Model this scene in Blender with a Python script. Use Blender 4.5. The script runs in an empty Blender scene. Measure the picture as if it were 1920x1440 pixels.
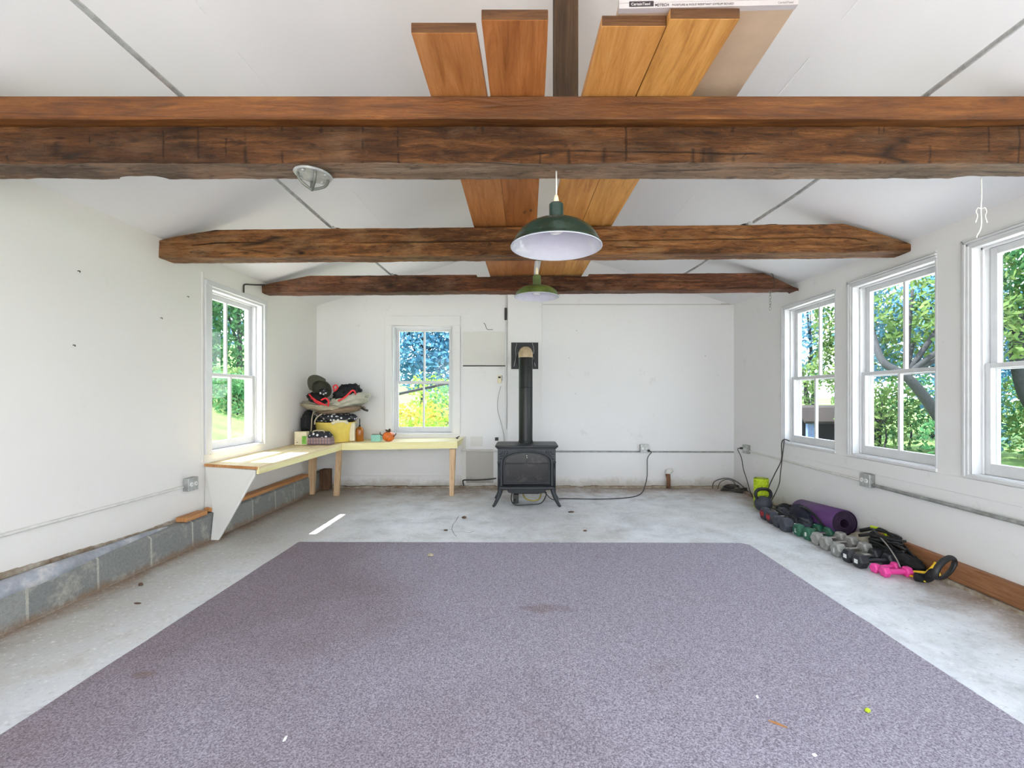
import bpy, bmesh, math, random
from mathutils import Vector, Matrix, noise
PI = math.pi
sc = bpy.context.scene
COL = sc.collection

# ---------------------------------------------------------------- camera, sky, sun, exposure
CZ = 1.2            # camera height
FPX = 875.0         # focal length in pixels of the 1920 wide frame
cam_d = bpy.data.cameras.new('camera')
cam_d.sensor_width = 36.0
cam_d.lens = FPX / 1920 * 36.0
cam_d.shift_x = -22 / 1920
cam_d.shift_y = 23 / 1920
cam_d.clip_start = 0.05
cam_d.clip_end = 400
cam = bpy.data.objects.new('camera', cam_d)
COL.objects.link(cam)
cam.location = (0, 0, CZ)
cam.rotation_euler = (PI / 2, 0, 0)
sc.camera = cam

world = bpy.data.worlds.new('world')
sc.world = world
world.use_nodes = True
wn = world.node_tree
wn.nodes.clear()
wo = wn.nodes.new('ShaderNodeOutputWorld')
bg = wn.nodes.new('ShaderNodeBackground')
wtc = wn.nodes.new('ShaderNodeTexCoord')
wsep = wn.nodes.new('ShaderNodeSeparateXYZ')
wr = wn.nodes.new('ShaderNodeValToRGB')
wr.color_ramp.elements[0].position = 0.0
wr.color_ramp.elements[0].color = (0.88, 0.945, 1.0, 1)
wr.color_ramp.elements[1].position = 0.9
wr.color_ramp.elements[1].color = (0.74, 0.86, 1.0, 1)
wn.links.new(wtc.outputs['Generated'], wsep.inputs[0])
wn.links.new(wsep.outputs['Z'], wr.inputs[0])
wn.links.new(wr.outputs[0], bg.inputs['Color'])
bg.inputs['Strength'].default_value = 3.4
wn.links.new(bg.outputs[0], wo.inputs[0])

SUN_T = 1.95        # drop per metre of +x
sun_d = bpy.data.lights.new('sun', 'SUN')
sun_d.energy = 10.0
sun_d.angle = math.radians(0.6)
sun_d.color = (1.0, 0.97, 0.92)
sun = bpy.data.objects.new('sun', sun_d)
COL.objects.link(sun)
sun.location = (-20, 5, 30)
sun.rotation_euler = Vector((1.0, -0.06, -SUN_T)).to_track_quat('-Z', 'Y').to_euler()

sc.view_settings.view_transform = 'Standard'
sc.view_settings.look = 'None'
sc.view_settings.gamma = 1.0
sc.view_settings.use_curve_mapping = False
sc.view_settings.exposure = 0.93
cy = sc.cycles
cy.max_bounces = 14
cy.diffuse_bounces = 10
cy.glossy_bounces = 4
cy.transmission_bounces = 6
cy.transparent_max_bounces = 16
cy.caustics_reflective = False
cy.caustics_refractive = False
cy.sample_clamp_indirect = 8.0
cy.use_denoising = True

# ---------------------------------------------------------------- helpers
def W(px, py, Y):
    return Vector(((px - 982) / FPX * Y, Y, CZ + (743 - py) / FPX * Y))
def FLR(px, py):
    Y = CZ * FPX / (py - 743)
    return Vector(((px - 982) / FPX * Y, Y, 0.0))

def meta(o, label=None, cat=None, group=None, kind=None):
    if label: o['label'] = label
    if cat: o['category'] = cat
    if group: o['group'] = group
    if kind: o['kind'] = kind
    return o

def thing(name, label, cat, loc=(0, 0, 0), rz=0.0, group=None):
    o = bpy.data.objects.new(name, None)
    COL.objects.link(o)
    o.empty_display_size = 0.05
    o.location = loc
    o.rotation_euler = (0, 0, rz)
    return meta(o, label, cat, group)

def root_loc(p):
    v = Vector((0, 0, 0))
    while p is not None:
        v = v + Vector(p.location)
        p = p.parent
    return v

class MB:
    def __init__(s):
        s.v = []; s.f = []; s.m = []; s.mi = 0; s.sm = False; s.s = []
    def add(s, vs, fs):
        b = len(s.v)
        s.v += [tuple(v) for v in vs]
        for f in fs:
            s.f.append([b + i for i in f]); s.m.append(s.mi); s.s.append(s.sm)
        return s
    def box(s, lo, hi, M=None):
        x0, y0, z0 = lo; x1, y1, z1 = hi
        vs = [Vector(p) for p in ((x0,y0,z0),(x1,y0,z0),(x1,y1,z0),(x0,y1,z0),(x0,y0,z1),(x1,y0,z1),(x1,y1,z1),(x0,y1,z1))]
        if M is not None: vs = [M @ v for v in vs]
        return s.add(vs, [(0,3,2,1),(4,5,6,7),(0,1,5,4),(1,2,6,5),(2,3,7,6),(3,0,4,7)])
    def cbox(s, c, size, M=None):
        c = Vector(c); h = Vector(size) / 2
        if M is not None:
            return s.box(-h, h, Matrix.Translation(c) @ M)
        return s.box(c - h, c + h)
    def prism(s, pts, d):
        """pts: list of 3d points (planar polygon), d: extrusion vector"""
        n = len(pts); d = Vector(d)
        vs = [Vector(p) for p in pts] + [Vector(p) + d for p in pts]
        fs = [tuple(range(n))[::-1], tuple(range(n, 2 * n))]
        for i in range(n):
            j = (i + 1) % n
            fs.append((i, j, n + j, n + i))
        return s.add(vs, fs)
    def ring(s, inner, outer, d):
        n = len(inner); d = Vector(d)
        vs = [Vector(p) for p in inner] + [Vector(p) for p in outer]
        vs += [v + d for v in vs[:2 * n]]
        fs = []
        for i in range(n):
            j = (i + 1) % n
            fs += [(i, j, n + j, n + i), (2*n+i, 3*n+i, 3*n+j, 2*n+j), (i, 2*n+i, 2*n+j, j), (n+i, n+j, 3*n+j, 3*n+i)]
        return s.add(vs, fs)
    def tube(s, path, r, seg=10, closed=False, flat=None, cap=True):
        P = [Vector(p) for p in path]; n = len(P)
        rr = r if isinstance(r, (list, tuple)) else [r] * n
        T = []
        for i in range(n):
            a = P[(i - 1) % n] if (closed or i > 0) else P[0]
            b = P[(i + 1) % n] if (closed or i < n - 1) else P[-1]
            t = (b - a)
            T.append(t.normalized() if t.length > 1e-9 else Vector((0, 0, 1)))
        up = Vector((0, 0, 1)) if abs(T[0].z) < 0.9 else Vector((1, 0, 0))
        N = (up - T[0] * up.dot(T[0])).normalized()
        vs = []
        for i in range(n):
            N = N - T[i] * N.dot(T[i])
            N = N.normalized() if N.length > 1e-6 else T[i].orthogonal().normalized()
            B = T[i].cross(N)
            fa, fb = (1, 1) if flat is None else flat
            for k in range(seg):
                a = 2 * PI * k / seg
                vs.append(P[i] + (N * math.cos(a) * fa + B * math.sin(a) * fb) * rr[i])
        fs = []
        for i in range(n if closed else n - 1):
            j = (i + 1) % n
            for k in range(seg):
                l = (k + 1) % seg
                fs.append((i*seg+k, i*seg+l, j*seg+l, j*seg+k))
        if not closed and cap:
            fs.append(tuple(range(seg))[::-1]); fs.append(tuple((n-1)*seg + k for k in range(seg)))
        return s.add(vs, fs)
    def lathe(s, prof, c=(0, 0, 0), seg=32, M=None, sx=1, sy=1, cap=True):
        """prof: list of (r,z)"""
        vs = []; c = Vector(c)
        for r, z in prof:
            for k in range(seg):
                a = 2 * PI * k / seg
                p = Vector((r * math.cos(a) * sx, r * math.sin(a) * sy, z))
                if M is not None: p = M @ p
                vs.append(p + c)
        fs = []
        for i in range(len(prof) - 1):
            for k in range(seg):
                l = (k + 1) % seg
                fs.append((i*seg+k, i*seg+l, (i+1)*seg+l, (i+1)*seg+k))
        if cap and prof[0][0] > 1e-5: fs.append(tuple(range(seg))[::-1])
        if cap and prof[-1][0] > 1e-5: fs.append(tuple((len(prof)-1)*seg + k for k in range(seg)))
        return s.add(vs, fs)
    def blob(s, c, rad, seed=0, amp=0.15, freq=2.0, seg=28, rings=18, M=None, ridged=False, flatb=None):
        c = Vector(c); vs = []
        for i in range(rings + 1):
            th = PI * i / rings
            for k in range(seg):
                a = 2 * PI * k / seg
                d = Vector((math.sin(th) * math.cos(a), math.sin(th) * math.sin(a), math.cos(th)))
                q = d * freq + Vector((seed * 7.3, seed * 3.1, -seed * 5.7))
                nn = noise.noise(q) + 0.5 * noise.noise(q * 2.3)
                if ridged: nn = 0.6 - 1.6 * abs(noise.noise(q)) + 0.4 * noise.noise(q * 2.7)
                d = d * (1 + amp * nn)
                p = Vector((d.x * rad[0], d.y * rad[1], d.z * rad[2]))
                if flatb is not None and p.z < -flatb: p.z = -flatb
                if M is not None: p = M @ p
                vs.append(p + c)
        fs = []
        for i in range(rings):
            for k in range(seg):
                l = (k + 1) % seg
                fs.append((i*seg+k, (i+1)*seg+k, (i+1)*seg+l, i*seg+l))
        return s.add(vs, fs)
    def build(s, name, mat, parent=None, world=True, loc=None, smooth=None, bevel=0, label=None, auto=None, recalc=True):
        me = bpy.data.meshes.new(name)
        off = Vector((0, 0, 0))
        if parent is not None and world: off = root_loc(parent)
        if parent is None:
            if loc is None:
                n = len(s.v)
                off = Vector((sum(v[0] for v in s.v) / n, sum(v[1] for v in s.v) / n, min(v[2] for v in s.v)))
            else: off = Vector(loc)
        me.from_pydata([tuple(Vector(v) - off) for v in s.v], [], s.f)
        mats = mat if isinstance(mat, (list, tuple)) else [mat]
        for m in mats: me.materials.append(m)
        for p, mi, sm in zip(me.polygons, s.m, s.s):
            p.material_index = mi
            p.use_smooth = sm if smooth is None else smooth
        if recalc:
            bm = bmesh.new(); bm.from_mesh(me)
            bmesh.ops.remove_doubles(bm, verts=bm.verts, dist=1e-6)
            bmesh.ops.recalc_face_normals(bm, faces=bm.faces)
            bm.to_mesh(me); bm.free()
        me.update()
        o = bpy.data.objects.new(name, me)
        COL.objects.link(o)
        if parent is not None: o.parent = parent
        else: o.location = off
        if auto is not None:
            try: me.set_sharp_from_angle(angle=math.radians(auto))
            except Exception: pass
        if bevel:
            b = o.modifiers.new('bevel', 'BEVEL'); b.width = bevel; b.segments = 2; b.limit_method = 'ANGLE'; b.angle_limit = math.radians(40)
            b.harden_normals = False
        if label: o['label'] = label
        return o

def struct(name, mb, mat, **k):
    o = mb.build(name, mat, **k); o['kind'] = 'structure'; return o

def spline(pts, n=8):
    P = [Vector(p) for p in pts]; out = []
    for i in range(len(P) - 1):
        p0 = P[i-1] if i > 0 else P[i]*2 - P[i+1]
        p1, p2 = P[i], P[i+1]
        p3 = P[i+2] if i + 2 < len(P) else P[i+1]*2 - P[i]
        for k in range(n):
            t = k / n
            out.append(0.5 * ((2*p1) + (p2-p0)*t + (2*p0-5*p1+4*p2-p3)*t*t + (3*p1-p0-3*p2+p3)*t**3))
    out.append(P[-1]); return out

def axisM(d):
    return Vector(d).to_track_quat('Z', 'Y').to_matrix().to_4x4()

# ---------------------------------------------------------------- materials
def srgb(r, g, b):
    f = lambda c: (c/255/12.92) if c/255 <= 0.04045 else ((c/255+0.055)/1.055)**2.4
    return (f(r), f(g), f(b), 1.0)

class NT:
    def __init__(s, name):
        s.mat = bpy.data.materials.new(name); s.mat.use_nodes = True
        s.t = s.mat.node_tree; s.b = s.t.nodes['Principled BSDF']
        s.out = s.t.nodes['Material Output']
        s.tc = None
    def n(s, ty, **k):
        x = s.t.nodes.new(ty)
        for a, b in k.items(): setattr(x, a, b)
        return x
    def l(s, a, b): s.t.links.new(a, b)
    def coord(s, scale=(1,1,1), rot=(0,0,0), loc=(0,0,0), kind='Object'):
        if s.tc is None: s.tc = s.n('ShaderNodeTexCoord')
        m = s.n('ShaderNodeMapping')
        m.inputs['Scale'].default_value = scale; m.inputs['Rotation'].default_value = rot; m.inputs['Location'].default_value = loc
        s.l(s.tc.outputs[kind], m.inputs['Vector']); return m.outputs[0]
    def noise(s, vec, scale=5, detail=4, rough=0.5, dist=0.0):
        x = s.n('ShaderNodeTexNoise'); x.inputs['Scale'].default_value = scale; x.inputs['Detail'].default_value = detail
        x.inputs['Roughness'].default_value = rough; x.inputs['Distortion'].default_value = dist
        if vec is not None: s.l(vec, x.inputs['Vector'])
        return x.outputs['Fac']
    def vor(s, vec, scale=5, feature='F1'):
        x = s.n('ShaderNodeTexVoronoi'); x.feature = feature; x.inputs['Scale'].default_value = scale
        s.l(vec, x.inputs['Vector']); return x.outputs['Distance']
    def ramp(s, fac, stops, interp='LINEAR'):
        r = s.n('ShaderNodeValToRGB'); cr = r.color_ramp; cr.interpolation = interp
        while len(cr.elements) < len(stops): cr.elements.new(0.5)
        for e, (p, c) in zip(cr.elements, stops):
            e.position = p
            if isinstance(c, (int, float)): c = (c, c, c, 1)
            e.color = c
        s.l(fac, r.inputs[0]); return r.outputs[0]
    def mix(s, fac, a, b, mode='MIX'):
        m = s.n('ShaderNodeMix', data_type='RGBA', blend_type=mode)
        for sock, v in ((m.inputs[0], fac), (m.inputs[6], a), (m.inputs[7], b)):
            if hasattr(v, 'is_linked') or hasattr(v, 'links'): s.l(v, sock)
            else: sock.default_value = v
        return m.outputs[2]
    def math(s, op, a, b=None, c=None):
        m = s.n('ShaderNodeMath', operation=op)
        for i, v in enumerate((a, b, c)):
            if v is None: continue
            if isinstance(v, (int, float)): m.inputs[i].default_value = v
            else: s.l(v, m.inputs[i])
        return m.outputs[0]
    def bump(s, h, strength=0.3, dist=0.01, normal=None):
        b = s.n('ShaderNodeBump'); b.inputs['Strength'].default_value = strength; b.inputs['Distance'].default_value = dist
        s.l(h, b.inputs['Height'])
        if normal is not None: s.l(normal, b.inputs['Normal'])
        s.l(b.outputs[0], s.b.inputs['Normal']); return b.outputs[0]
    def base(s, c):
        if isinstance(c, tuple): s.b.inputs['Base Color'].default_value = c
        else: s.l(c, s.b.inputs['Base Color'])
    def set(s, rough=None, metal=None, spec=None, **k):
        if rough is not None:
            if isinstance(rough, (int, float)): s.b.inputs['Roughness'].default_value = rough
            else: s.l(rough, s.b.inputs['Roughness'])
        if metal is not None: s.b.inputs['Metallic'].default_value = metal
        if spec is not None: s.b.inputs['Specular IOR Level'].default_value = spec
        for a, v in k.items(): s.b.inputs[a.replace('_', ' ')].default_value = v
        return s.mat

def simple(name, col, rough=0.5, metal=0.0, var=0.12, scale=18, bump=0.0, spec=0.5):
    t = NT(name); v = t.coord()
    f = t.noise(v, scale, 4, 0.6)
    dark = tuple(c * (1 - var) for c in col[:3]) + (1,)
    lite = tuple(min(1, c * (1 + var)) for c in col[:3]) + (1,)
    t.base(t.ramp(f, [(0.35, dark), (0.65, lite)]))
    if bump: t.bump(t.noise(v, scale * 3, 3), bump, 0.004)
    return t.set(rough=rough, metal=metal, spec=spec)

def wood(name, c1, c2, c3, axis='X', scale=1.0, rough=0.6, grime=0.5, knots=0.0, bumps=0.4, crackle=0.0, loc=(0,0,0), dust=None, fine_amt=0.2, chips=0.0, cuts=0.8):
    t = NT(name)
    st = {'X': (0.7, 9, 9), 'Y': (9, 0.7, 9), 'Z': (9, 9, 0.7)}[axis]
    st = tuple(a * scale for a in st)
    v = t.coord(scale=st, loc=loc)
    v2 = t.coord(scale=tuple((a ** 0.5) for a in st), loc=loc)
    g = t.noise(v, 3.2, 9, 0.7, 0.9)
    fine = t.noise(v, 16, 7, 0.75, 0.3)
    big = t.noise(v2, 1.3, 4, 0.6, 0.4)
    col = t.ramp(g, [(0.3, c1), (0.5, c2), (0.72, c3)])
    col = t.mix(t.math('MULTIPLY', t.ramp(fine, [(0.45, 0.0), (0.60, 1.0)]), fine_amt), col, c1, 'MIX')
    grm = t.ramp(big, [(0.38, 1.0), (0.58, 0.0)])
    col = t.mix(t.math('MULTIPLY', grm, grime), col, tuple(x * 0.42 for x in c1[:3]) + (1,))
    if dust is not None:
        db = t.noise(t.coord(scale=(1.4, 3, 3), loc=(4, 2, 1)), 2.2, 5, 0.65)
        col = t.mix(t.math('MULTIPLY', t.ramp(db, [(0.5, 0.0), (0.68, 1.0)]), 0.55), col, dust)
    if knots:
        kv = t.coord(scale={'X': (1.6, 4, 4), 'Y': (4, 1.6, 4), 'Z': (4, 4, 1.6)}[axis], loc=loc)
        kd = t.vor(kv, 1.4)
        km = t.ramp(kd, [(0.03, 1.0), (0.085, 0.0)])
        col = t.mix(t.math('MULTIPLY', km, knots), col, tuple(x * 0.22 for x in c1[:3]) + (1,))
    h = t.math('ADD', t.math('MULTIPLY', g, 0.8), t.math('MULTIPLY', fine, 0.35))
    if chips:
        cs = {'X': (9, 34, 42), 'Y': (34, 9, 42), 'Z': (34, 42, 9)}[axis]
        n1 = t.noise(t.coord(scale=cs, loc=loc), 1.0, 8, 0.72, 0.8)
        dk = t.ramp(n1, [(0.36, 1.0), (0.46, 0.0)]); lt = t.ramp(n1, [(0.56, 0.0), (0.68, 1.0)])
        col = t.mix(t.math('MULTIPLY', dk, chips * .75), col, tuple(x * 0.25 for x in c1[:3]) + (1,))
        col = t.mix(t.math('MULTIPLY', lt, chips * .5), col, c3)
        h = t.math('ADD', h, t.math('MULTIPLY', n1, 1.2))
        lv = t.coord(scale={'X': (1, .02, .02), 'Y': (.02, 1, .02), 'Z': (.02, .02, 1)}[axis], loc=loc)
        cut = t.ramp(t.vor(lv, 4.2, 'DISTANCE_TO_EDGE'), [(0.0, 1.0), (0.022, 0.0)])
        cut = t.math('MULTIPLY', cut, t.ramp(t.noise(t.coord(scale=(2, 6, 6), loc=loc), 2.0, 3), [(0.5, 0.0), (0.56, 1.0)]))
        col = t.mix(t.math('MULTIPLY', cut, chips * cuts), col, (0.012, 0.006, 0.004, 1)); h = t.math('SUBTRACT', h, t.math('MULTIPLY', cut, 0.6 * cuts))
    if crackle:
        cv = t.coord(scale=tuple(a * 0.35 for a in st), loc=(3, 1, 2))
        cd = t.vor(cv, 2.6, 'DISTANCE_TO_EDGE')
        cm = t.ramp(cd, [(0.0, 1.0), (0.035, 0.0)])
        sel = t.ramp(t.noise(v2, 2.4, 3), [(0.5, 0.0), (0.6, 1.0)])
        cm = t.math('MULTIPLY', cm, sel)
        col = t.mix(t.math('MULTIPLY', cm, crackle), col, (0.012, 0.006, 0.004, 1))
        h = t.math('SUBTRACT', h, t.math('MULTIPLY', cm, 0.6))
    t.base(col)
    t.bump(h, bumps, 0.02)
    return t.set(rough=rough, spec=0.35)

def wall_paint(name, base, dirt, amt=0.35, floorline=True, warm=None):
    t = NT(name); v = t.coord()
    big = t.noise(v, 0.9, 5, 0.6); mid = t.noise(v, 5, 6, 0.7); sp = t.noise(v, 30, 3, 0.7)
    col = t.mix(t.math('MULTIPLY', t.ramp(big, [(0.4, 0.0), (0.75, 1.0)]), 0.35), base, warm or tuple(x * 0.9 for x in base[:3]) + (1,))
    sc2 = t.math('MULTIPLY', t.ramp(mid, [(0.62, 0.0), (0.74, 1.0)]), amt * 0.6)
    col = t.mix(sc2, col, dirt)
    sp2 = t.math('MULTIPLY', t.ramp(sp, [(0.73, 0.0), (0.76, 1.0)]), amt)
    col = t.mix(sp2, col, tuple(x * 0.5 for x in dirt[:3]) + (1,))
    if floorline:
        g = t.n('ShaderNodeNewGeometry'); s = t.n('ShaderNodeSeparateXYZ'); t.l(g.outputs['Position'], s.inputs[0])
        zz = t.math('ADD', s.outputs['Z'], t.math('MULTIPLY', t.math('SUBTRACT', mid, 0.5), 0.28))
        m = t.ramp(zz, [(0.0, 0.9), (0.05, 0.7), (0.13, 0.15), (0.45, 0.0)])
        col = t.mix(t.math('MULTIPLY', m, 0.8), col, dirt)
    t.base(col)
    t.bump(t.math('ADD', t.math('MULTIPLY', big, 0.5), t.math('MULTIPLY', mid, 0.25)), 0.25, 0.02)
    return t.set(rough=0.62, spec=0.35)

M = {}
M['wall'] = wall_paint('painted_wall', srgb(226, 225, 225), srgb(150, 138, 120))
M['wall_left'] = wall_paint('painted_wall_left', srgb(227, 224, 220), srgb(170, 160, 140), 0.14, warm=srgb(220, 217, 210))
M['ceil'] = wall_paint('painted_ceiling', srgb(225, 225, 226), srgb(170, 165, 158), 0.06, False)
M['dirty'] = wall_paint('scuffed_cement', srgb(186, 182, 174), srgb(95, 88, 76), 0.9)
M['panel'] = wall_paint('scuffed_panel', srgb(216, 214, 209), srgb(150, 143, 132), 0.6, False)
M['trim'] = simple('white_trim_paint', srgb(212, 212, 214), 0.35, var=0.03, scale=9)
M['sash'] = simple('sash_paint', srgb(208, 208, 210), 0.4, var=0.04, scale=12)

def beam_mat(name, c1, c2, c3, dust, loc, rough=0.62, cuts=0.0):
    return wood(name, c1, c2, c3, 'X', 0.8, rough, 0.6, 0.8, 1.0, 0.9, loc, dust, 0.42, 0.9, cuts)
M['beam1'] = beam_mat('hewn_oak_dark', srgb(58, 32, 14), srgb(108, 66, 32), srgb(162, 108, 60), srgb(128, 98, 72), (0,0,0), cuts=.8)
M['beam1_under'] = beam_mat('grey_tan_underside', srgb(96, 72, 54), srgb(138, 112, 90), srgb(172, 150, 130), srgb(176, 130, 96), (4,2,6), 0.7)  # paler grey-tan tone for the bottom faces only
M['beam2'] = beam_mat('hewn_oak_ochre', srgb(72, 42, 20), srgb(146, 94, 50), srgb(204, 144, 84), srgb(164, 128, 88), (5,3,1))
M['beam3'] = beam_mat('hewn_oak_russet', srgb(52, 28, 17), srgb(110, 64, 38), srgb(172, 112, 72), srgb(142, 104, 80), (9,7,4))
M['board1'] = wood('stained_board', srgb(72, 40, 16), srgb(116, 68, 28), srgb(148, 96, 46), 'X', 1, 0.5, 0.5, 0.9, 0.4, 0.25, (1,8,3), None, .3, .35, 0.0)
M['plank_a'] = wood('plank_reddish', srgb(138, 82, 40), srgb(172, 112, 62), srgb(192, 136, 86), 'Y', 0.8, 0.45, 0.22, 1.0, 0.2, 0.0, (2,0,5))
M['plank_b'] = wood('plank_rust', srgb(128, 74, 34), srgb(164, 102, 54), srgb(186, 126, 76), 'Y', 0.8, 0.45, 0.25, 1.0, 0.2, 0.0, (7,4,1))
M['plank_c'] = wood('plank_amber', srgb(154, 98, 44), srgb(192, 134, 70), srgb(210, 156, 94), 'Y', 0.8, 0.45, 0.15, 1.0, 0.2, 0.0, (3,9,2))
M['plank_d'] = wood('plank_honey', srgb(158, 104, 48), srgb(200, 144, 76), srgb(216, 164, 100), 'Y', 0.8, 0.45, 0.12, 1.0, 0.2, 0.0, (6,2,8))
M['post'] = wood('old_post', srgb(46, 32, 20), srgb(74, 53, 34), srgb(98, 74, 50), 'Z', 1, 0.7, 0.4, 0.5, 0.4)
M['pine'] = wood('pine_leg', srgb(176, 138, 98), srgb(206, 174, 136), srgb(222, 196, 162), 'Z', 1, 0.6, 0.1, 0.4, 0.15)
M['strip'] = wood('orange_strip', srgb(150, 96, 52), srgb(190, 134, 84), srgb(210, 160, 112), 'Y', 1, 0.6, 0.2, 0.6, 0.2)
M['bench_top'] = wood('bench_boards', srgb(214, 190, 142), srgb(232, 214, 170), srgb(242, 228, 192), 'Y', 0.8, 0.55, 0.08, 0.3, 0.1)
M['bench_top_x'] = wood('bench_boards_cross', srgb(220, 204, 150), srgb(238, 226, 178), srgb(244, 236, 200), 'X', 0.8, 0.55, 0.06, 0.3, 0.1)
M['fascia'] = wood('yellow_fascia', srgb(226, 214, 150), srgb(238, 228, 170), srgb(244, 236, 188), 'X', 0.8, 0.5, 0.06, 0.5, 0.08)
M['fascia_y'] = wood('yellow_fascia_long', srgb(226, 214, 150), srgb(238, 228, 170), srgb(244, 236, 188), 'Y', 0.8, 0.5, 0.06, 0.5, 0.08)
M['skirt'] = wood('brown_baseboard', srgb(116, 72, 44), srgb(152, 104, 70), srgb(176, 130, 94), 'Y', 1, 0.6, 0.3, 0.5, 0.2)
M['green'] = simple('dark_green_enamel', srgb(32, 52, 44), 0.25, var=0.3, scale=12)
M['olive'] = simple('olive_green_enamel', srgb(82, 98, 48), 0.3, var=0.3, scale=12)
M['enamel'] = simple('white_enamel', srgb(190, 190, 202), 0.15, var=0.03)
M['galv'] = simple('galvanised_steel', srgb(176, 178, 176), 0.4, 0.45, var=0.2, scale=25)
M['grey_metal'] = simple('dull_grey_metal', srgb(150, 151, 148), 0.5, 0.3, var=0.25)
M['dark_metal'] = simple('dark_metal', srgb(60, 58, 56), 0.5, 0.5)
M['bar'] = simple('worn_steel_bar', srgb(104, 106, 98), 0.4, 0.4)
M['iron'] = simple('black_cast_iron', srgb(27, 28, 30), 0.42, 0.3, var=0.2, scale=30, bump=0.15)
M['iron2'] = simple('grey_cast_iron', srgb(44, 46, 50), 0.45, 0.3, var=0.15, scale=30, bump=0.15)
M['pipe'] = simple('black_stovepipe', srgb(27, 28, 27), 0.38, 0.3, var=0.15)
M['tan'] = simple('tan_elbow', srgb(186, 166, 134), 0.5, 0.2, var=0.15)
M['black'] = simple('black_rubber', srgb(24, 24, 26), 0.5, var=0.3)
M['blackcloth'] = simple('black_fabric', srgb(20, 20, 23), 0.8, var=0.4, scale=40, bump=0.3)
M['cable'] = simple('dark_cable', srgb(52, 50, 48), 0.55)
M['cable_g'] = simple('grey_cable', srgb(150, 148, 142), 0.55)
M['cable_w'] = simple('white_cable', srgb(222, 222, 218), 0.5)
M['pcond'] = simple('painted_conduit', srgb(212, 210, 205), 0.5, var=0.08)
M['rust'] = simple('rusty_pipe', srgb(120, 84, 62), 0.85, 0.1, var=0.5, scale=40, bump=0.5)
M['white'] = simple('white_plastic', srgb(226, 226, 224), 0.4, var=0.04)
M['mat_end'] = simple('purple_foam_shaded', srgb(44, 22, 50), 0.7)  # mat purple darkened to paint in the shade inside the roll
M['purple'] = simple('purple_foam', srgb(84, 46, 102), 0.55, var=0.12, scale=60, bump=0.1)
M['lime'] = simple('lime_foam', srgb(178, 200, 22), 0.5, var=0.12)
M['pink'] = simple('pink_vinyl', srgb(226, 66, 150), 0.4, var=0.08)
M['dgreen'] = simple('green_vinyl', srgb(40, 96, 74), 0.45, var=0.12)
M['dbgrey'] = simple('slate_rubber', srgb(56, 58, 68), 0.6, var=0.2, scale=40, bump=0.2)
M['dbsilver'] = simple('grey_cast_dumbbell', srgb(150, 150, 146), 0.5, 0.2, var=0.15, scale=40, bump=0.2)
M['dbblack'] = simple('charcoal_dumbbell', srgb(34, 36, 42), 0.45, var=0.15)
M['red'] = simple('red_mark', srgb(186, 34, 40), 0.5)
M['chrome'] = simple('chrome', srgb(200, 196, 190), 0.2, 0.9, var=0.05)
M['yellow'] = simple('yellow_strap', srgb(232, 190, 26), 0.5, var=0.1)
M['kh'] = simple('khaki_cloth', srgb(168, 158, 136), 0.9, var=0.18, scale=14, bump=0.3)
M['kh2'] = simple('brown_grey_cloth', srgb(138, 118, 98), 0.9, var=0.2, scale=14, bump=0.3)
M['greycloth'] = simple('pale_grey_cloth', srgb(178, 176, 160), 0.9, var=0.14, scale=14, bump=0.3)
M['redcloth'] = simple('red_fabric', srgb(208, 44, 52), 0.7, var=0.2, scale=20, bump=0.2)
M['capcloth'] = simple('olive_grey_cap', srgb(66, 66, 54), 0.85, var=0.2, scale=30, bump=0.2)
M['tub'] = simple('yellow_plastic_tub', srgb(232, 208, 104), 0.35, var=0.05)
M['cream'] = simple('cream_plastic', srgb(222, 212, 182), 0.45, var=0.05)
M['amber'] = simple('amber_bottle', srgb(156, 92, 22), 0.15, var=0.2)
M['orange'] = simple('orange_glaze', srgb(206, 104, 36), 0.35, var=0.25, scale=22)
M['leafbrown'] = simple('dry_brown_leaf', srgb(84, 62, 46), 0.8, var=0.3)
M['teal'] = simple('teal_box', srgb(140, 196, 180), 0.6, var=0.06)
M['lgreen'] = simple('green_print', srgb(120, 178, 72), 0.5, var=0.2, scale=30)
M['navy'] = simple('navy_fabric', srgb(26, 28, 46), 0.8, var=0.3)
M['darkred'] = simple('dark_red_foam', srgb(80, 20, 36), 0.6)
M['bagstone'] = simple('taupe_weight_head', srgb(138, 130, 116), 0.6, var=0.15)

def dots_mat(name, basec, dotc, scale, thr):
    t = NT(name); v = t.coord()
    d = t.vor(v, scale)
    t.base(t.mix(t.ramp(d, [(thr, 1.0), (thr + 0.05, 0.0)]), basec, dotc)); return t.set(rough=0.8)
M['dots'] = dots_mat('black_white_print_fabric', srgb(34, 34, 40), srgb(222, 222, 226), 24, 0.3)

def plaid_mat():
    t = NT('plaid_fabric'); v = t.coord(scale=(1, 1, 1)); s = t.n('ShaderNodeSeparateXYZ'); t.l(v, s.inputs[0])
    a = t.math('SINE', t.math('MULTIPLY', t.math('ADD', s.outputs[0], s.outputs[1]), 190.0))
    b = t.math('SINE', t.math('MULTIPLY', s.outputs[2], 170.0))
    c = t.ramp(t.math('ADD', t.math('MULTIPLY', a, 0.3), 0.5), [(0.3, srgb(150, 118, 116)), (0.5, srgb(186, 160, 150)), (0.75, srgb(92, 82, 96))])
    t.base(t.mix(t.math('MULTIPLY', t.ramp(t.math('ADD', t.math('MULTIPLY', b, 0.5), 0.5), [(0.6, 0.0), (0.8, 1.0)]), 0.5), c, srgb(104, 92, 104)))
    return t.set(rough=0.85)
M['plaid'] = plaid_mat()

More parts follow.
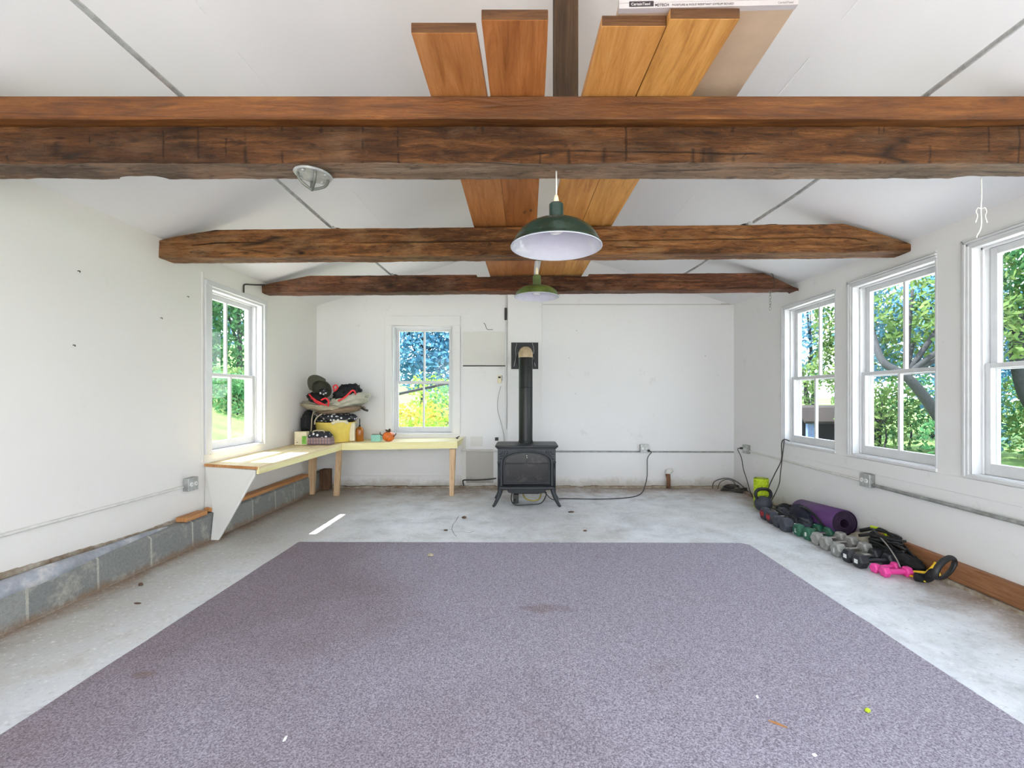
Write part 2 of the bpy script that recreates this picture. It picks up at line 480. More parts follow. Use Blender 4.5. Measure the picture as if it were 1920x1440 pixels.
def floor_mat():
    t = NT('painted_concrete'); v = t.coord()
    g = t.n('ShaderNodeNewGeometry'); s = t.n('ShaderNodeSeparateXYZ'); t.l(g.outputs['Position'], s.inputs[0])
    big = t.noise(v, 0.7, 6, 0.62); mid = t.noise(v, 3.2, 8, 0.72, 0.3); fine = t.noise(v, 38, 6, 0.75)
    col = t.ramp(mid, [(0.32, srgb(178, 180, 184)), (0.5, srgb(208, 211, 217)), (0.68, srgb(226, 229, 235))])
    col = t.mix(t.math('MULTIPLY', t.ramp(big, [(0.42, 0.0), (0.62, 1.0)]), 0.4), col, srgb(176, 172, 162))
    # bare worn concrete towards the left edge
    lw = t.math('SUBTRACT', t.math('MULTIPLY', s.outputs[0], -1.0), 1.8)
    lw = t.math('ADD', lw, t.math('MULTIPLY', t.math('SUBTRACT', mid, 0.5), 1.8))
    col = t.mix(t.math('MULTIPLY', t.ramp(lw, [(0.0, 0.0), (0.5, 1.0)]), 0.65), col, srgb(158, 154, 143))
    # brown dust along the walls
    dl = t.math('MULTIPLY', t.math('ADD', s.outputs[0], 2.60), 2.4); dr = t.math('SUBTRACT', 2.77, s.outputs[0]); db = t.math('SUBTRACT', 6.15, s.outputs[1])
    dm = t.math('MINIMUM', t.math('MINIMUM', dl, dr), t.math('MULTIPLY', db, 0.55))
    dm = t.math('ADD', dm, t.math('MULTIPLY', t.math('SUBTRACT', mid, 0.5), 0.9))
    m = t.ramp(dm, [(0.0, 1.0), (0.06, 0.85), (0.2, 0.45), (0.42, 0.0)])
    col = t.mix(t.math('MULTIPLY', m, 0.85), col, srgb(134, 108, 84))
    # chips and specks
    vd = t.vor(t.coord(scale=(1, 1, 1)), 26)
    sp = t.math('MULTIPLY', t.ramp(vd, [(0.07, 1.0), (0.11, 0.0)]), t.ramp(t.noise(v, 1.6, 3), [(0.5, 0.0), (0.62, 1.0)]))
    col = t.mix(t.math('MULTIPLY', sp, 0.55), col, srgb(96, 90, 80))
    fl = t.math('MULTIPLY', t.ramp(fine, [(0.57, 0.0), (0.64, 1.0)]), 0.7)
    col = t.mix(fl, col, srgb(228, 226, 222))
    fd = t.math('MULTIPLY', t.ramp(fine, [(0.36, 1.0), (0.43, 0.0)]), 0.4)
    col = t.mix(fd, col, srgb(128, 124, 116))
    t.base(col)
    t.bump(t.math('ADD', t.math('MULTIPLY', mid, 0.6), t.math('MULTIPLY', fine, 0.25)), 0.35, 0.01)
    return t.set(rough=0.5, spec=0.4)
M['floor'] = floor_mat()

def carpet_mat():
    t = NT('mauve_grey_carpet'); v = t.coord()
    a = t.noise(v, 150, 3, 0.8); b = t.noise(v, 420, 2, 0.7); big = t.noise(v, 0.55, 4, 0.55); mid = t.noise(v, 2.4, 5, 0.6)
    col = t.ramp(a, [(0.34, srgb(104, 98, 110)), (0.5, srgb(154, 148, 162)), (0.66, srgb(196, 190, 204))])
    col = t.mix(t.math('MULTIPLY', t.ramp(b, [(0.6, 0.0), (0.7, 1.0)]), 0.35), col, srgb(206, 198, 204))
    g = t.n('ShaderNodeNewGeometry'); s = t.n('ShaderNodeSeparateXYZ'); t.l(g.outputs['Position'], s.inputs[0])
    st = t.math('ADD', t.math('MULTIPLY', s.outputs[0], -0.55), t.math('MULTIPLY', t.math('SUBTRACT', big, 0.5), 3.0))  # left side browned: mixed light and wear put into the colour
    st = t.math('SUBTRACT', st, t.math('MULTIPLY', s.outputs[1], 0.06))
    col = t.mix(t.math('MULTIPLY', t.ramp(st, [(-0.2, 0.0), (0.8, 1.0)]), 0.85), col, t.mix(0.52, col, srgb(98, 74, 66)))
    col = t.mix(t.math('MULTIPLY', t.ramp(mid, [(0.6, 0.0), (0.75, 1.0)]), 0.22), col, srgb(104, 84, 70))
    # two worn dirt spots
    for (cx, cy, rx, ry) in ((-1.62, 2.0, 0.06, 0.035), (0.13, 2.62, 0.17, 0.06)):
        dx = t.math('DIVIDE', t.math('SUBTRACT', s.outputs[0], cx), rx); dy = t.math('DIVIDE', t.math('SUBTRACT', s.outputs[1], cy), ry)
        dd = t.math('ADD', t.math('MULTIPLY', dx, dx), t.math('MULTIPLY', dy, dy))
        dd = t.math('ADD', dd, t.math('MULTIPLY', t.math('SUBTRACT', t.noise(v, 9, 4), 0.5), 3.0))
        col = t.mix(t.math('MULTIPLY', t.ramp(dd, [(0.0, 1.0), (1.3, 0.0)]), 0.42), col, srgb(112, 88, 72))
    t.base(col)
    t.bump(t.math('ADD', a, t.math('MULTIPLY', b, 0.5)), 0.7, 0.006)
    return t.set(rough=0.95, spec=0.1)
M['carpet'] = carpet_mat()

def block_mat():
    t = NT('concrete_block'); v = t.coord(); s = t.n('ShaderNodeSeparateXYZ'); g = t.n('ShaderNodeNewGeometry'); t.l(g.outputs['Position'], s.inputs[0])
    c = t.n('ShaderNodeCombineXYZ'); t.l(s.outputs[1], c.inputs[0]); t.l(t.math('SUBTRACT', s.outputs[2], 0.0), c.inputs[1])
    br = t.n('ShaderNodeTexBrick'); t.l(c.outputs[0], br.inputs['Vector'])
    br.inputs['Scale'].default_value = 1.0; br.inputs['Brick Width'].default_value = 0.41; br.inputs['Row Height'].default_value = 0.4
    br.inputs['Mortar Size'].default_value = 0.008; br.offset = 0.0
    br.inputs['Color1'].default_value = srgb(146, 147, 144); br.inputs['Color2'].default_value = srgb(122, 124, 123); br.inputs['Mortar'].default_value = srgb(182, 178, 168)
    n1 = t.noise(v, 7, 6, 0.7); n2 = t.noise(v, 60, 4, 0.8)
    col = t.mix(t.math('MULTIPLY', t.ramp(n1, [(0.52, 0.0), (0.66, 1.0)]), 0.6), br.outputs['Color'], srgb(188, 182, 168))
    zz = t.math('ADD', s.outputs[2], t.math('MULTIPLY', t.math('SUBTRACT', n1, 0.5), 0.12))
    col = t.mix(t.ramp(zz, [(0.0, 0.85), (0.05, 0.0)]), col, srgb(134, 106, 82))
    col = t.mix(t.math('MULTIPLY', t.ramp(n2, [(0.4, 1.0), (0.55, 0.0)]), 0.3), col, srgb(90, 88, 82))
    t.base(col); t.bump(t.math('ADD', n1, n2), 0.5, 0.01); return t.set(rough=0.85)
M['block'] = block_mat()
def mortar_mat():
    t = NT('blue_grey_mortar'); v = t.coord(); n1 = t.noise(v, 6, 6, 0.7)
    t.base(t.ramp(n1, [(0.35, srgb(134, 136, 142)), (0.55, srgb(160, 163, 171)), (0.7, srgb(204, 201, 197))])); t.bump(n1, 0.4, 0.02); return t.set(rough=0.6)
M['mortar'] = mortar_mat()
def cover_mat():
    t = NT('dusty_sill'); v = t.coord(); n1 = t.noise(v, 9, 6, 0.75)
    t.base(t.ramp(n1, [(0.35, srgb(120, 98, 76)), (0.55, srgb(160, 148, 132)), (0.7, srgb(190, 184, 172))])); t.bump(n1, 0.5, 0.02); return t.set(rough=0.85)
M['dusty'] = cover_mat()

def glass_mat():
    m = bpy.data.materials.new('window_glass'); m.use_nodes = True; t = m.node_tree; t.nodes.clear()
    o = t.nodes.new('ShaderNodeOutputMaterial'); mx = t.nodes.new('ShaderNodeMixShader'); tr = t.nodes.new('ShaderNodeBsdfTransparent'); gl = t.nodes.new('ShaderNodeBsdfGlossy')
    fr = t.nodes.new('ShaderNodeFresnel'); fr.inputs['IOR'].default_value = 1.35
    tr.inputs['Color'].default_value = (0.96, 0.985, 0.985, 1); gl.inputs['Roughness'].default_value = 0.02
    gm = t.nodes.new('ShaderNodeNewGeometry'); iv = t.nodes.new('ShaderNodeMath'); iv.operation = 'SUBTRACT'; iv.inputs[0].default_value = 1.0; t.links.new(gm.outputs['Backfacing'], iv.inputs[1]); mu = t.nodes.new('ShaderNodeMath'); mu.operation = 'MULTIPLY'; t.links.new(fr.outputs[0], mu.inputs[0]); t.links.new(iv.outputs[0], mu.inputs[1]); t.links.new(mu.outputs[0], mx.inputs[0]); t.links.new(tr.outputs[0], mx.inputs[1]); t.links.new(gl.outputs[0], mx.inputs[2]); t.links.new(mx.outputs[0], o.inputs[0])
    return m
M['glass'] = glass_mat()
def stove_glass():
    t = NT('sooty_stove_glass'); v = t.coord(); n1 = t.noise(v, 7, 5, 0.7)
    t.base(t.ramp(n1, [(0.4, srgb(18, 17, 19)), (0.6, srgb(36, 32, 33)), (0.75, srgb(84, 72, 68))])); return t.set(rough=0.25)
M['sglass'] = stove_glass()

def leaf_mat(name, cols, trans=0.45):
    m = bpy.data.materials.new(name); m.use_nodes = True; t = m.node_tree; t.nodes.clear()
    o = t.nodes.new('ShaderNodeOutputMaterial'); mx = t.nodes.new('ShaderNodeMixShader'); d = t.nodes.new('ShaderNodeBsdfDiffuse'); tl = t.nodes.new('ShaderNodeBsdfTranslucent')
    tc = t.nodes.new('ShaderNodeTexCoord'); n1 = t.nodes.new('ShaderNodeTexNoise'); n1.inputs['Scale'].default_value = 2.2; n1.inputs['Detail'].default_value = 6; n1.inputs['Roughness'].default_value = 0.75
    r = t.nodes.new('ShaderNodeValToRGB'); cr = r.color_ramp
    while len(cr.elements) < len(cols): cr.elements.new(0.5)
    for i, (e, c) in enumerate(zip(cr.elements, cols)): e.position = 0.32 + 0.36 * i / (len(cols) - 1); e.color = c
    t.links.new(tc.outputs['Object'], n1.inputs['Vector']); t.links.new(n1.outputs['Fac'], r.inputs[0])
    t.links.new(r.outputs[0], d.inputs['Color']); t.links.new(r.outputs[0], tl.inputs['Color'])
    mx.inputs[0].default_value = trans
    t.links.new(d.outputs[0], mx.inputs[1]); t.links.new(tl.outputs[0], mx.inputs[2]); t.links.new(mx.outputs[0], o.inputs[0]); return m
M['leaf_g'] = leaf_mat('bright_green_leaves', [srgb(62, 90, 56), srgb(100, 126, 74), srgb(152, 164, 108)])
M['leaf_haze'] = leaf_mat('haze_blue_leaves', [srgb(62, 108, 134), srgb(92, 142, 172), srgb(142, 180, 198)])  # distance haze put into the leaf colour as blue
M['leaf_d'] = leaf_mat('deep_green_leaves', [srgb(44, 84, 56), srgb(76, 122, 80), srgb(124, 162, 108)])
M['leaf_y'] = leaf_mat('yellow_flowering_leaves', [srgb(108, 138, 58), srgb(168, 152, 70), srgb(190, 144, 66)])
M['leaf_l'] = leaf_mat('lime_green_leaves', [srgb(98, 138, 48), srgb(134, 168, 64), srgb(170, 190, 104)])
M['bark'] = simple('grey_brown_bark', srgb(36, 38, 42), 0.9, var=0.3, scale=20, bump=0.5)
def grass_mat():
    t = NT('lawn_grass'); v = t.coord(); n1 = t.noise(v, 0.6, 6, 0.7); n2 = t.noise(v, 14, 4, 0.8)
    c = t.ramp(n1, [(0.35, srgb(84, 108, 64)), (0.55, srgb(106, 130, 78)), (0.7, srgb(132, 150, 98))])
    t.base(t.mix(t.math('MULTIPLY', t.ramp(n2, [(0.4, 1.0), (0.6, 0.0)]), 0.4), c, srgb(84, 118, 52))); t.bump(n2, 0.6, 0.05); return t.set(rough=0.9, spec=0.1)
M['grass'] = grass_mat()
M['bounce_gravel'] = simple('pale_bounce_gravel', srgb(222, 214, 206), 0.9, var=0.15, scale=40)
M['shingle'] = wood('weathered_shingles', srgb(26, 20, 20), srgb(42, 34, 33), srgb(62, 52, 50), 'Z', 1, 0.9, 0.3, 0, 0.4)
M['shed_dark'] = simple('dark_shed_boards', srgb(34, 32, 44), 0.9, var=0.3)
M['shed_blue'] = simple('blue_shed_post', srgb(96, 110, 156), 0.8, var=0.15)

# ---------------------------------------------------------------- room
XL, XR, YB, YF = -2.73, 2.77, 6.15, -1.2
TH = 0.18
RIDGE_X, RIDGE_Z = 0.02, CZ + 2.05
def eave_l(y): return CZ + 1.19
def eave_r(y):
    if y >= YB: return CZ + 1.205
    if y <= 3.3: return CZ + 1.115
    return CZ + 1.115 + (1.205 - 1.115) * ((y - 3.3) / (YB - 3.3)) ** 1.3
def roof_z(x, y):
    if x < RIDGE_X:
        e = eave_l(y); return e + (RIDGE_Z - e) * (x - XL) / (RIDGE_X - XL)
    e = eave_r(y); return e + (RIDGE_Z - e) * (XR - x) / (XR - RIDGE_X)

def grid_wall(mb, us, top, zs, place, thick, openings):
    """wall as one mesh: us,zs cut positions; place(u,n,z)->point (n from 0 inner to thick outer)"""
    def solid(i, j):
        if i < 0 or j < 0 or i >= len(us) - 1 or j >= len(zs) - 1: return False
        u = (us[i] + us[i+1]) / 2; z = (zs[j] + min(zs[j+1], 9)) / 2
        return not any(a < u < b and c < z < d for a, b, c, d in openings)
    def Z(i, j): return top(us[i]) if j == len(zs) - 1 else zs[j]
    for i in range(len(us) - 1):
        for j in range(len(zs) - 1):
            if not solid(i, j): continue
            q = [(us[i], Z(i, j)), (us[i+1], Z(i+1, j)), (us[i+1], Z(i+1, j+1)), (us[i], Z(i, j+1))]
            for n in (0, thick): mb.add([place(u, n, z) for u, z in q], [(0, 1, 2, 3)])
            nb = [(i, j-1), (i+1, j), (i, j+1), (i-1, j)]
            for k in range(4):
                if not solid(*nb[k]):
                    (u0, z0), (u1, z1) = q[k], q[(k+1) % 4]
                    mb.add([place(u0, 0, z0), place(u1, 0, z1), place(u1, thick, z1), place(u0, thick, z0)], [(0, 1, 2, 3)])
    return mb

WZ0, WZ1 = CZ - 0.50, CZ + 0.93
left_w = (4.06, 4.875)
right_w = [(4.143, 4.965), (3.127, 3.945), (2.08, 2.90)]
back_w = (-1.735, -0.935)
zs = [0, WZ0, WZ1, 99]
# left wall
mb = MB(); us = sorted({YF, YB, *left_w, 2.0, 3.0})
grid_wall(mb, us, lambda y: eave_l(y), [0, WZ0, WZ1 + 0.02, 99], lambda u, n, z: Vector((XL - n, u, z)), TH, [(left_w[0], left_w[1], WZ0, WZ1 + 0.02)])
struct('wall_left', mb, M['wall_left'], loc=(0, 0, 0))
mb = MB(); us = sorted({YF, YB, 3.3, *[a for w in right_w for a in w], 5.5, 0.0, 0.82, 1.03, 1.85})
ops = [(a, b, WZ0, WZ1) for a, b in right_w] + [(0.0, 0.82, WZ0, WZ1), (1.03, 1.85, WZ0, WZ1)]
grid_wall(mb, us, eave_r, zs, lambda u, n, z: Vector((XR + n, u, z)), TH, ops)
struct('wall_right', mb, M['wall'], loc=(0, 0, 0))
mb = MB()
grid_wall(mb, sorted({XL - TH, XR + TH, XL, XR, RIDGE_X, *back_w}), lambda x: roof_z(min(max(x, XL), XR), YB), zs, lambda u, n, z: Vector((u, YB + n, z)), TH, [(back_w[0], back_w[1], WZ0, WZ1)])
struct('wall_back', mb, M['wall'], loc=(0, 0, 0))
mb = MB()
grid_wall(mb, sorted({XL - TH, XR + TH, XL, XR, RIDGE_X, -2.6, 2.62}), lambda x: roof_z(min(max(x, XL), XR), YF), [0, 0.01, 2.33, 99], lambda u, n, z: Vector((u, YF - n, z)), TH, [(-2.6, 2.62, 0.0, 2.33)])  # unseen wide opening added behind the camera for fill light
struct('wall_front', mb, M['wall'], loc=(0, 0, 0))
# ceiling (thick roof slab as one mesh)
mb = MB()
ys = [YF - TH, 0, 1, 2, 3.3, 3.8, 4.4, 5.0, 5.6, YB + TH]
xs = [XL - TH, XL, XL + 1.35, RIDGE_X, XR - 1.35, XR, XR + TH]
def cz(x, y):
    if x < XL: return eave_l(y)
    if x > XR: return eave_r(y)
    return roof_z(x, y)
nx = len(xs)
vs = [Vector((x, y, cz(x, y))) for y in ys for x in xs] + [Vector((x, y, cz(x, y) + 0.15)) for y in ys for x in xs]
fs = []
o2 = len(ys) * nx
for j in range(len(ys) - 1):
    for i in range(nx - 1):
        a = j * nx + i
        fs.append((a, a + 1, a + nx + 1, a + nx)); fs.append((o2 + a, o2 + a + nx, o2 + a + nx + 1, o2 + a + 1))
for i in range(nx - 1):
    a = i; fs.append((a, o2 + a, o2 + a + 1, a + 1)); a = (len(ys) - 1) * nx + i; fs.append((a, a + 1, o2 + a + 1, o2 + a))
for j in range(len(ys) - 1):
    a = j * nx; fs.append((a, a + nx, o2 + a + nx, o2 + a)); a = j * nx + nx - 1; fs.append((a, o2 + a, o2 + a + nx, a + nx))
mb.add(vs, fs)
struct('ceiling', mb, M['ceil'], loc=(0, 0, 0))
mb = MB().box((XL - TH, YF - TH, -0.12), (XR + TH, YB + TH, 0))
struct('floor', mb, M['floor'], loc=(0, 0, 0))
# faint taped seams along the ceiling sheets
mb = MB()
for sgn in (-1, 1):
    x = XL + 1.38 if sgn < 0 else XR - 1.42
    for (a, b) in ((0.6, 1.98), (2.2, 3.4), (3.7, 4.7)):
        z0, z1 = roof_z(x, a), roof_z(x, b)
        mb.prism([(x - .003, a, z0 - .001), (x + .003, a, z0 - .001), (x + .003, a, z0 + .004), (x - .003, a, z0 + .004)], (0, b - a, z1 - z0))
struct('trim_1', mb, M['ceil'])

# concrete block ledge along the left wall
mb = MB()
prof = [(XL - 0.001, 0.0), (-2.615, 0.0), (-2.62, 0.20), (-2.64, 0.215), (XL - 0.001, 0.222)]
mb.prism([(x, YF, z) for x, z in prof], (0, YB - YF, 0))
struct('trim_2', mb, M['block'], loc=(0, 0, 0))
mb = MB(); path = []; rad = []
for i in range(60):
    y = 1.2 + i * (3.5 - 1.2) / 59
    k = (y - 1.2) / 2.3
    path.append((-2.646 - .03 * k + 0.010 * noise.noise(Vector((y * 2, 0, 3))), y, 0.198 + 0.02 * k + 0.012 * noise.noise(Vector((y * 2.5, 5, 0)))))
    rad.append((0.078 * (1 - k) ** 0.7 + 0.008) * (1 + 0.16 * noise.noise(Vector((y * 4, 1, 1)))))
mb.tube(path, rad, 14)
struct('trim_3', mb, M['mortar'], smooth=True)
mb = MB()
for i in range(40):
    y0 = 1.0 + i * 0.072; h = 0.232 + (0.05 * max(0, min(1, (3.3 - y0))) + 0.02 * abs(noise.noise(Vector((y0 * 3, 0, 0)))))
    mb.box((XL - 0.001, y0, 0.2), (XL + 0.022 + 0.01 * noise.noise(Vector((y0 * 5, 2, 0))), y0 + 0.0725, h))
struct('trim_4', mb, M['dusty'])
# right wall: brown base timber and rough concrete lip
mb = MB().box((XR - 0.042, 1.0, 0.028), (XR, 3.62, 0.15))
o = struct('baseboard_right', mb, M['skirt'], bevel=0.004)
mb = MB()
for i in range(70):
    y0 = 1.0 + i * 0.0735; w = 0.055 + 0.03 * noise.noise(Vector((y0 * 3, 0, 7)))
    mb.box((XR - w, y0, 0), (XR, y0 + 0.0736, 0.024 + 0.006 * noise.noise(Vector((y0 * 8, 0, 7)))))
struct('trim_5', mb, M['dusty'])
mb = MB()
for i in range(60):
    x0 = -2.6 + i * 0.0893; w = 0.05 + 0.04 * noise.noise(Vector((x0 * 3, 0, 17)))
    mb.box((x0, YB - w, 0), (x0 + 0.0894, YB, 0.022 + 0.02 * noise.noise(Vector((x0 * 5, 0, 27)))))
struct('trim_6', mb, M['dusty'])
# chase behind the stovepipe
mb = MB().box(((952 - 982) / 142.3, YB - 0.05, 0.03), ((1016 - 982) / 142.3, YB, CZ + 1.75))
struct('trim_7', mb, M['wall'], bevel=0.004)
# seam across the right half of the gable
mb = MB().box((0.25, YB - 0.004, CZ + 1.205), (XR - 0.02, YB, CZ + 1.213))
mb.box((XR - 0.17, YB - 0.006, CZ + 1.205), (XR - 0.06, YB, CZ + 1.222))
struct('trim_8', mb, M['dirty'])
# low skirting strip on the back wall under the bench
mb = MB().box((-2.45, YB - 0.02, 0.045), (-0.83, YB, 0.155)); mb.box((-2.45, YB - 0.03, 0.03), (-0.83, YB, 0.045))
struct('baseboard_back', mb, M['wall'])
# vertical joint boards / casing right of the bench
mb = MB().box((-0.815, YB - 0.01, 0.06), (-0.76, YB, WZ0 - 0.03))
struct('trim_9', mb, M['panel'])
mb = MB().box((-0.76, YB - 0.006, 0.06), (-0.40, YB, CZ - 0.70))
struct('trim_10', mb, M['dirty'])
mb = MB().box((-0.70, YB - 0.004, CZ - 0.66), (-0.54, YB, CZ - 0.53))
struct('trim_11', mb, M['panel'])
# horizontal batten below the right windows
mb = MB().box((XR - 0.008, 1.0, WZ0 - 0.115), (XR, 5.05, WZ0 - 0.012))
struct('trim_12', mb, M['wall'], bevel=0.002)

# ---------------------------------------------------------------- windows
def window(name, T, width, z0, z1, casing, label, near_side, bead):
    """T(u,n,z): u 0..width along the wall, n>0 outwards"""
    H = z1 - z0; mid = z0 + H * 0.478
    def bx(mb, u0, u1, n0, n1, a, b):
        ps = [T(u, n, z) for z in (a, b) for u, n in ((u0, n0), (u1, n0), (u1, n1), (u0, n1))]
        mb.add(ps, [(0,1,2,3),(4,7,6,5),(0,4,5,1),(1,5,6,2),(2,6,7,3),(3,7,4,0)])
    r = bpy.data.objects.new(name, None); COL.objects.link(r); r.location = T(width / 2, 0, z0); r['kind'] = 'structure'
    r['label'] = label
    L = 0.016
    mb = MB()   # lining
    bx(mb, 0, L, -0.002, TH, z0, z1); bx(mb, width - L, width, -0.002, TH, z0, z1)
    bx(mb, L, width - L, -0.002, TH, z1 - L, z1); bx(mb, L, width - L, -0.002, TH + 0.03, z0, z0 + 0.02)
    # stops
    for n0, n1 in ((0.055, 0.066), (0.150, 0.163)):
        bx(mb, L, L + 0.014, n0, n1, z0 + 0.02, z1 - L); bx(mb, width - L - 0.014, width - L, n0, n1, z0 + 0.02, z1 - L)
        bx(mb, L, width - L, n0, n1, z1 - L - 0.014, z1 - L)
    mb.build('window_frame', M['trim'], r, bevel=0.002)
    if casing:
        mb = MB(); cl, cr, ct = casing
        bx(mb, -cl, -0.004, -0.024, 0, z0, z1 + 0.004); bx(mb, width + 0.004, width + cr, -0.024, 0, z0, z1 + 0.004)
        bx(mb, -cl, width + cr, -0.028, 0, z1 + 0.004, z1 + ct)
        mb.build('casing', M['wall'] if bead != 'lw' else M['trim'], r, bevel=0.003)
    if bead:
        mb = MB()
        e = 1 if near_side == 'low' else -1       # far edge is the high-u side when near side is low
        for off, pr in ((0.0, 0.010), (0.016, 0.018), (0.034, 0.010)):
            if off == 0.034 and bead == 1: continue
            if near_side == 'low': bx(mb, width + off, width + off + 0.013, -pr, 0, z0, z1 + off + 0.013)
            else: bx(mb, -off - 0.013, -off, -pr, 0, z0, z1 + off + 0.013)
            bx(mb, -off - 0.013 if near_side != 'low' else 0, (width + off + 0.013) if near_side == 'low' else width, -pr, 0, z1 + off, z1 + off + 0.013)
        mb.build('moulding', M['trim'], r, bevel=0.002)
    mb = MB(); bx(mb, -0.004, width + 0.004, -0.014, 0.05, z0 - 0.008, z0 + 0.014)
    mb.build('window_sill', M['trim'], r, bevel=0.003)
    # sashes
    def sash(nm, n0, n1, a, b, top, bot):
        st = 0.045; u0, u1 = L + 0.003, width - L - 0.003
        mb = MB()
        bx(mb, u0, u0 + st, n0, n1, a, b); bx(mb, u1 - st, u1, n0, n1, a, b)
        bx(mb, u0 + st, u1 - st, n0, n1, b - top, b); bx(mb, u0 + st, u1 - st, n0, n1, a, a + bot)
        s = mb.build(nm, M['sash'], r, bevel=0.003)
        m2 = MB(); c = (u0 + u1) / 2
        bx(m2, c - 0.011, c + 0.011, n0 + 0.004, n1 - 0.004, a + bot, b - top)
        mm = m2.build('muntin', M['sash'], s, bevel=0.002)
        nm_ = (n0 + n1) / 2
        for (p0, p1) in ((u0 + st, c - 0.011), (c + 0.011, u1 - st)):
            g = MB(); bx(g, p0, p1, nm_ - 0.0015, nm_ + 0.0015, a + bot, b - top)
            g.build('pane', M['glass'], s)
    sash('lower_sash', 0.068, 0.103, z0 + 0.021, mid + 0.018, 0.03, 0.07)
    sash('upper_sash', 0.108, 0.143, mid - 0.018, z1 - L - 0.002, 0.045, 0.03)
    return r
lw = left_w
window('window_1', lambda u, n, z: Vector((XL - n, lw[0] + u, z)), lw[1] - lw[0], WZ0, WZ1 + 0.02, (0.085, 0.05, 0.05), 'white double-hung window in the left wall above the long bench', 'low', 'lw')
window('window_2', lambda u, n, z: Vector((back_w[0] + u, YB + n, z)), back_w[1] - back_w[0], WZ0, WZ1, (0.09, 0.10, 0.125), 'white double-hung window in the back wall above the short bench', 'x', 0)
for i, w in enumerate(right_w):
    window('window_%d' % (3 + i), lambda u, n, z, w=w: Vector((XR + n, w[0] + u, z)), w[1] - w[0], WZ0, WZ1, None,
           ['right wall double-hung window farthest from the camera with a cord over its sill', 'middle double-hung window of the right wall', 'nearest right wall double-hung window, cut by the picture edge'][i], 'low', [1, 2, 2][i])
for i, w in enumerate(((1.03, 1.85), (0.0, 0.82))):  # two unseen windows added to let in more light
    window('window_%d' % (6 + i), lambda u, n, z, w=w: Vector((XR + n, w[0] + u, z)), w[1] - w[0], WZ0, WZ1, None, ['unseen right wall window added for light beside the camera', 'unseen right wall window added for light just behind the camera'][i], 'low', 2)
mb = MB().box((XL, 3.952, 0.64), (XL + .012, 3.970, CZ + 1.057)); struct('trim_14', mb, M['panel'])
# ---------------------------------------------------------------- carpet
mb = MB(); n = 40; c0 = FLR(560, 1018); c1 = FLR(1400, 1020)
pts = [(-1.84, -.6, 0)] + [(-1.842 + 0.006 * noise.noise(Vector((t * 4, 0, 0))), -.6 + t, 0) for t in [i * 0.15 for i in range(1, 29)]] + [(c0.x, c0.y, 0)]
pts += [(c0.x + (c1.x - c0.x) * t / 20, c0.y + (c1.y - c0.y) * t / 20 + 0.004 * noise.noise(Vector((t * .8, 4, 0))), 0) for t in range(1, 20)] + [(c1.x - 0.05, c1.y, 0), (c1.x, c1.y - 0.05, 0)]
pts += [(1.815 + 0.006 * noise.noise(Vector((t * 4, 9, 0))), c1.y - t, 0) for t in [i * 0.15 for i in range(1, 29)]] + [(1.815, -.6, 0)]
mb.prism(pts, (0, 0, 0.009))
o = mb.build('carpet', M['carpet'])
meta(o, 'large mauve-grey carpet covering the middle of the concrete floor', 'carpet')
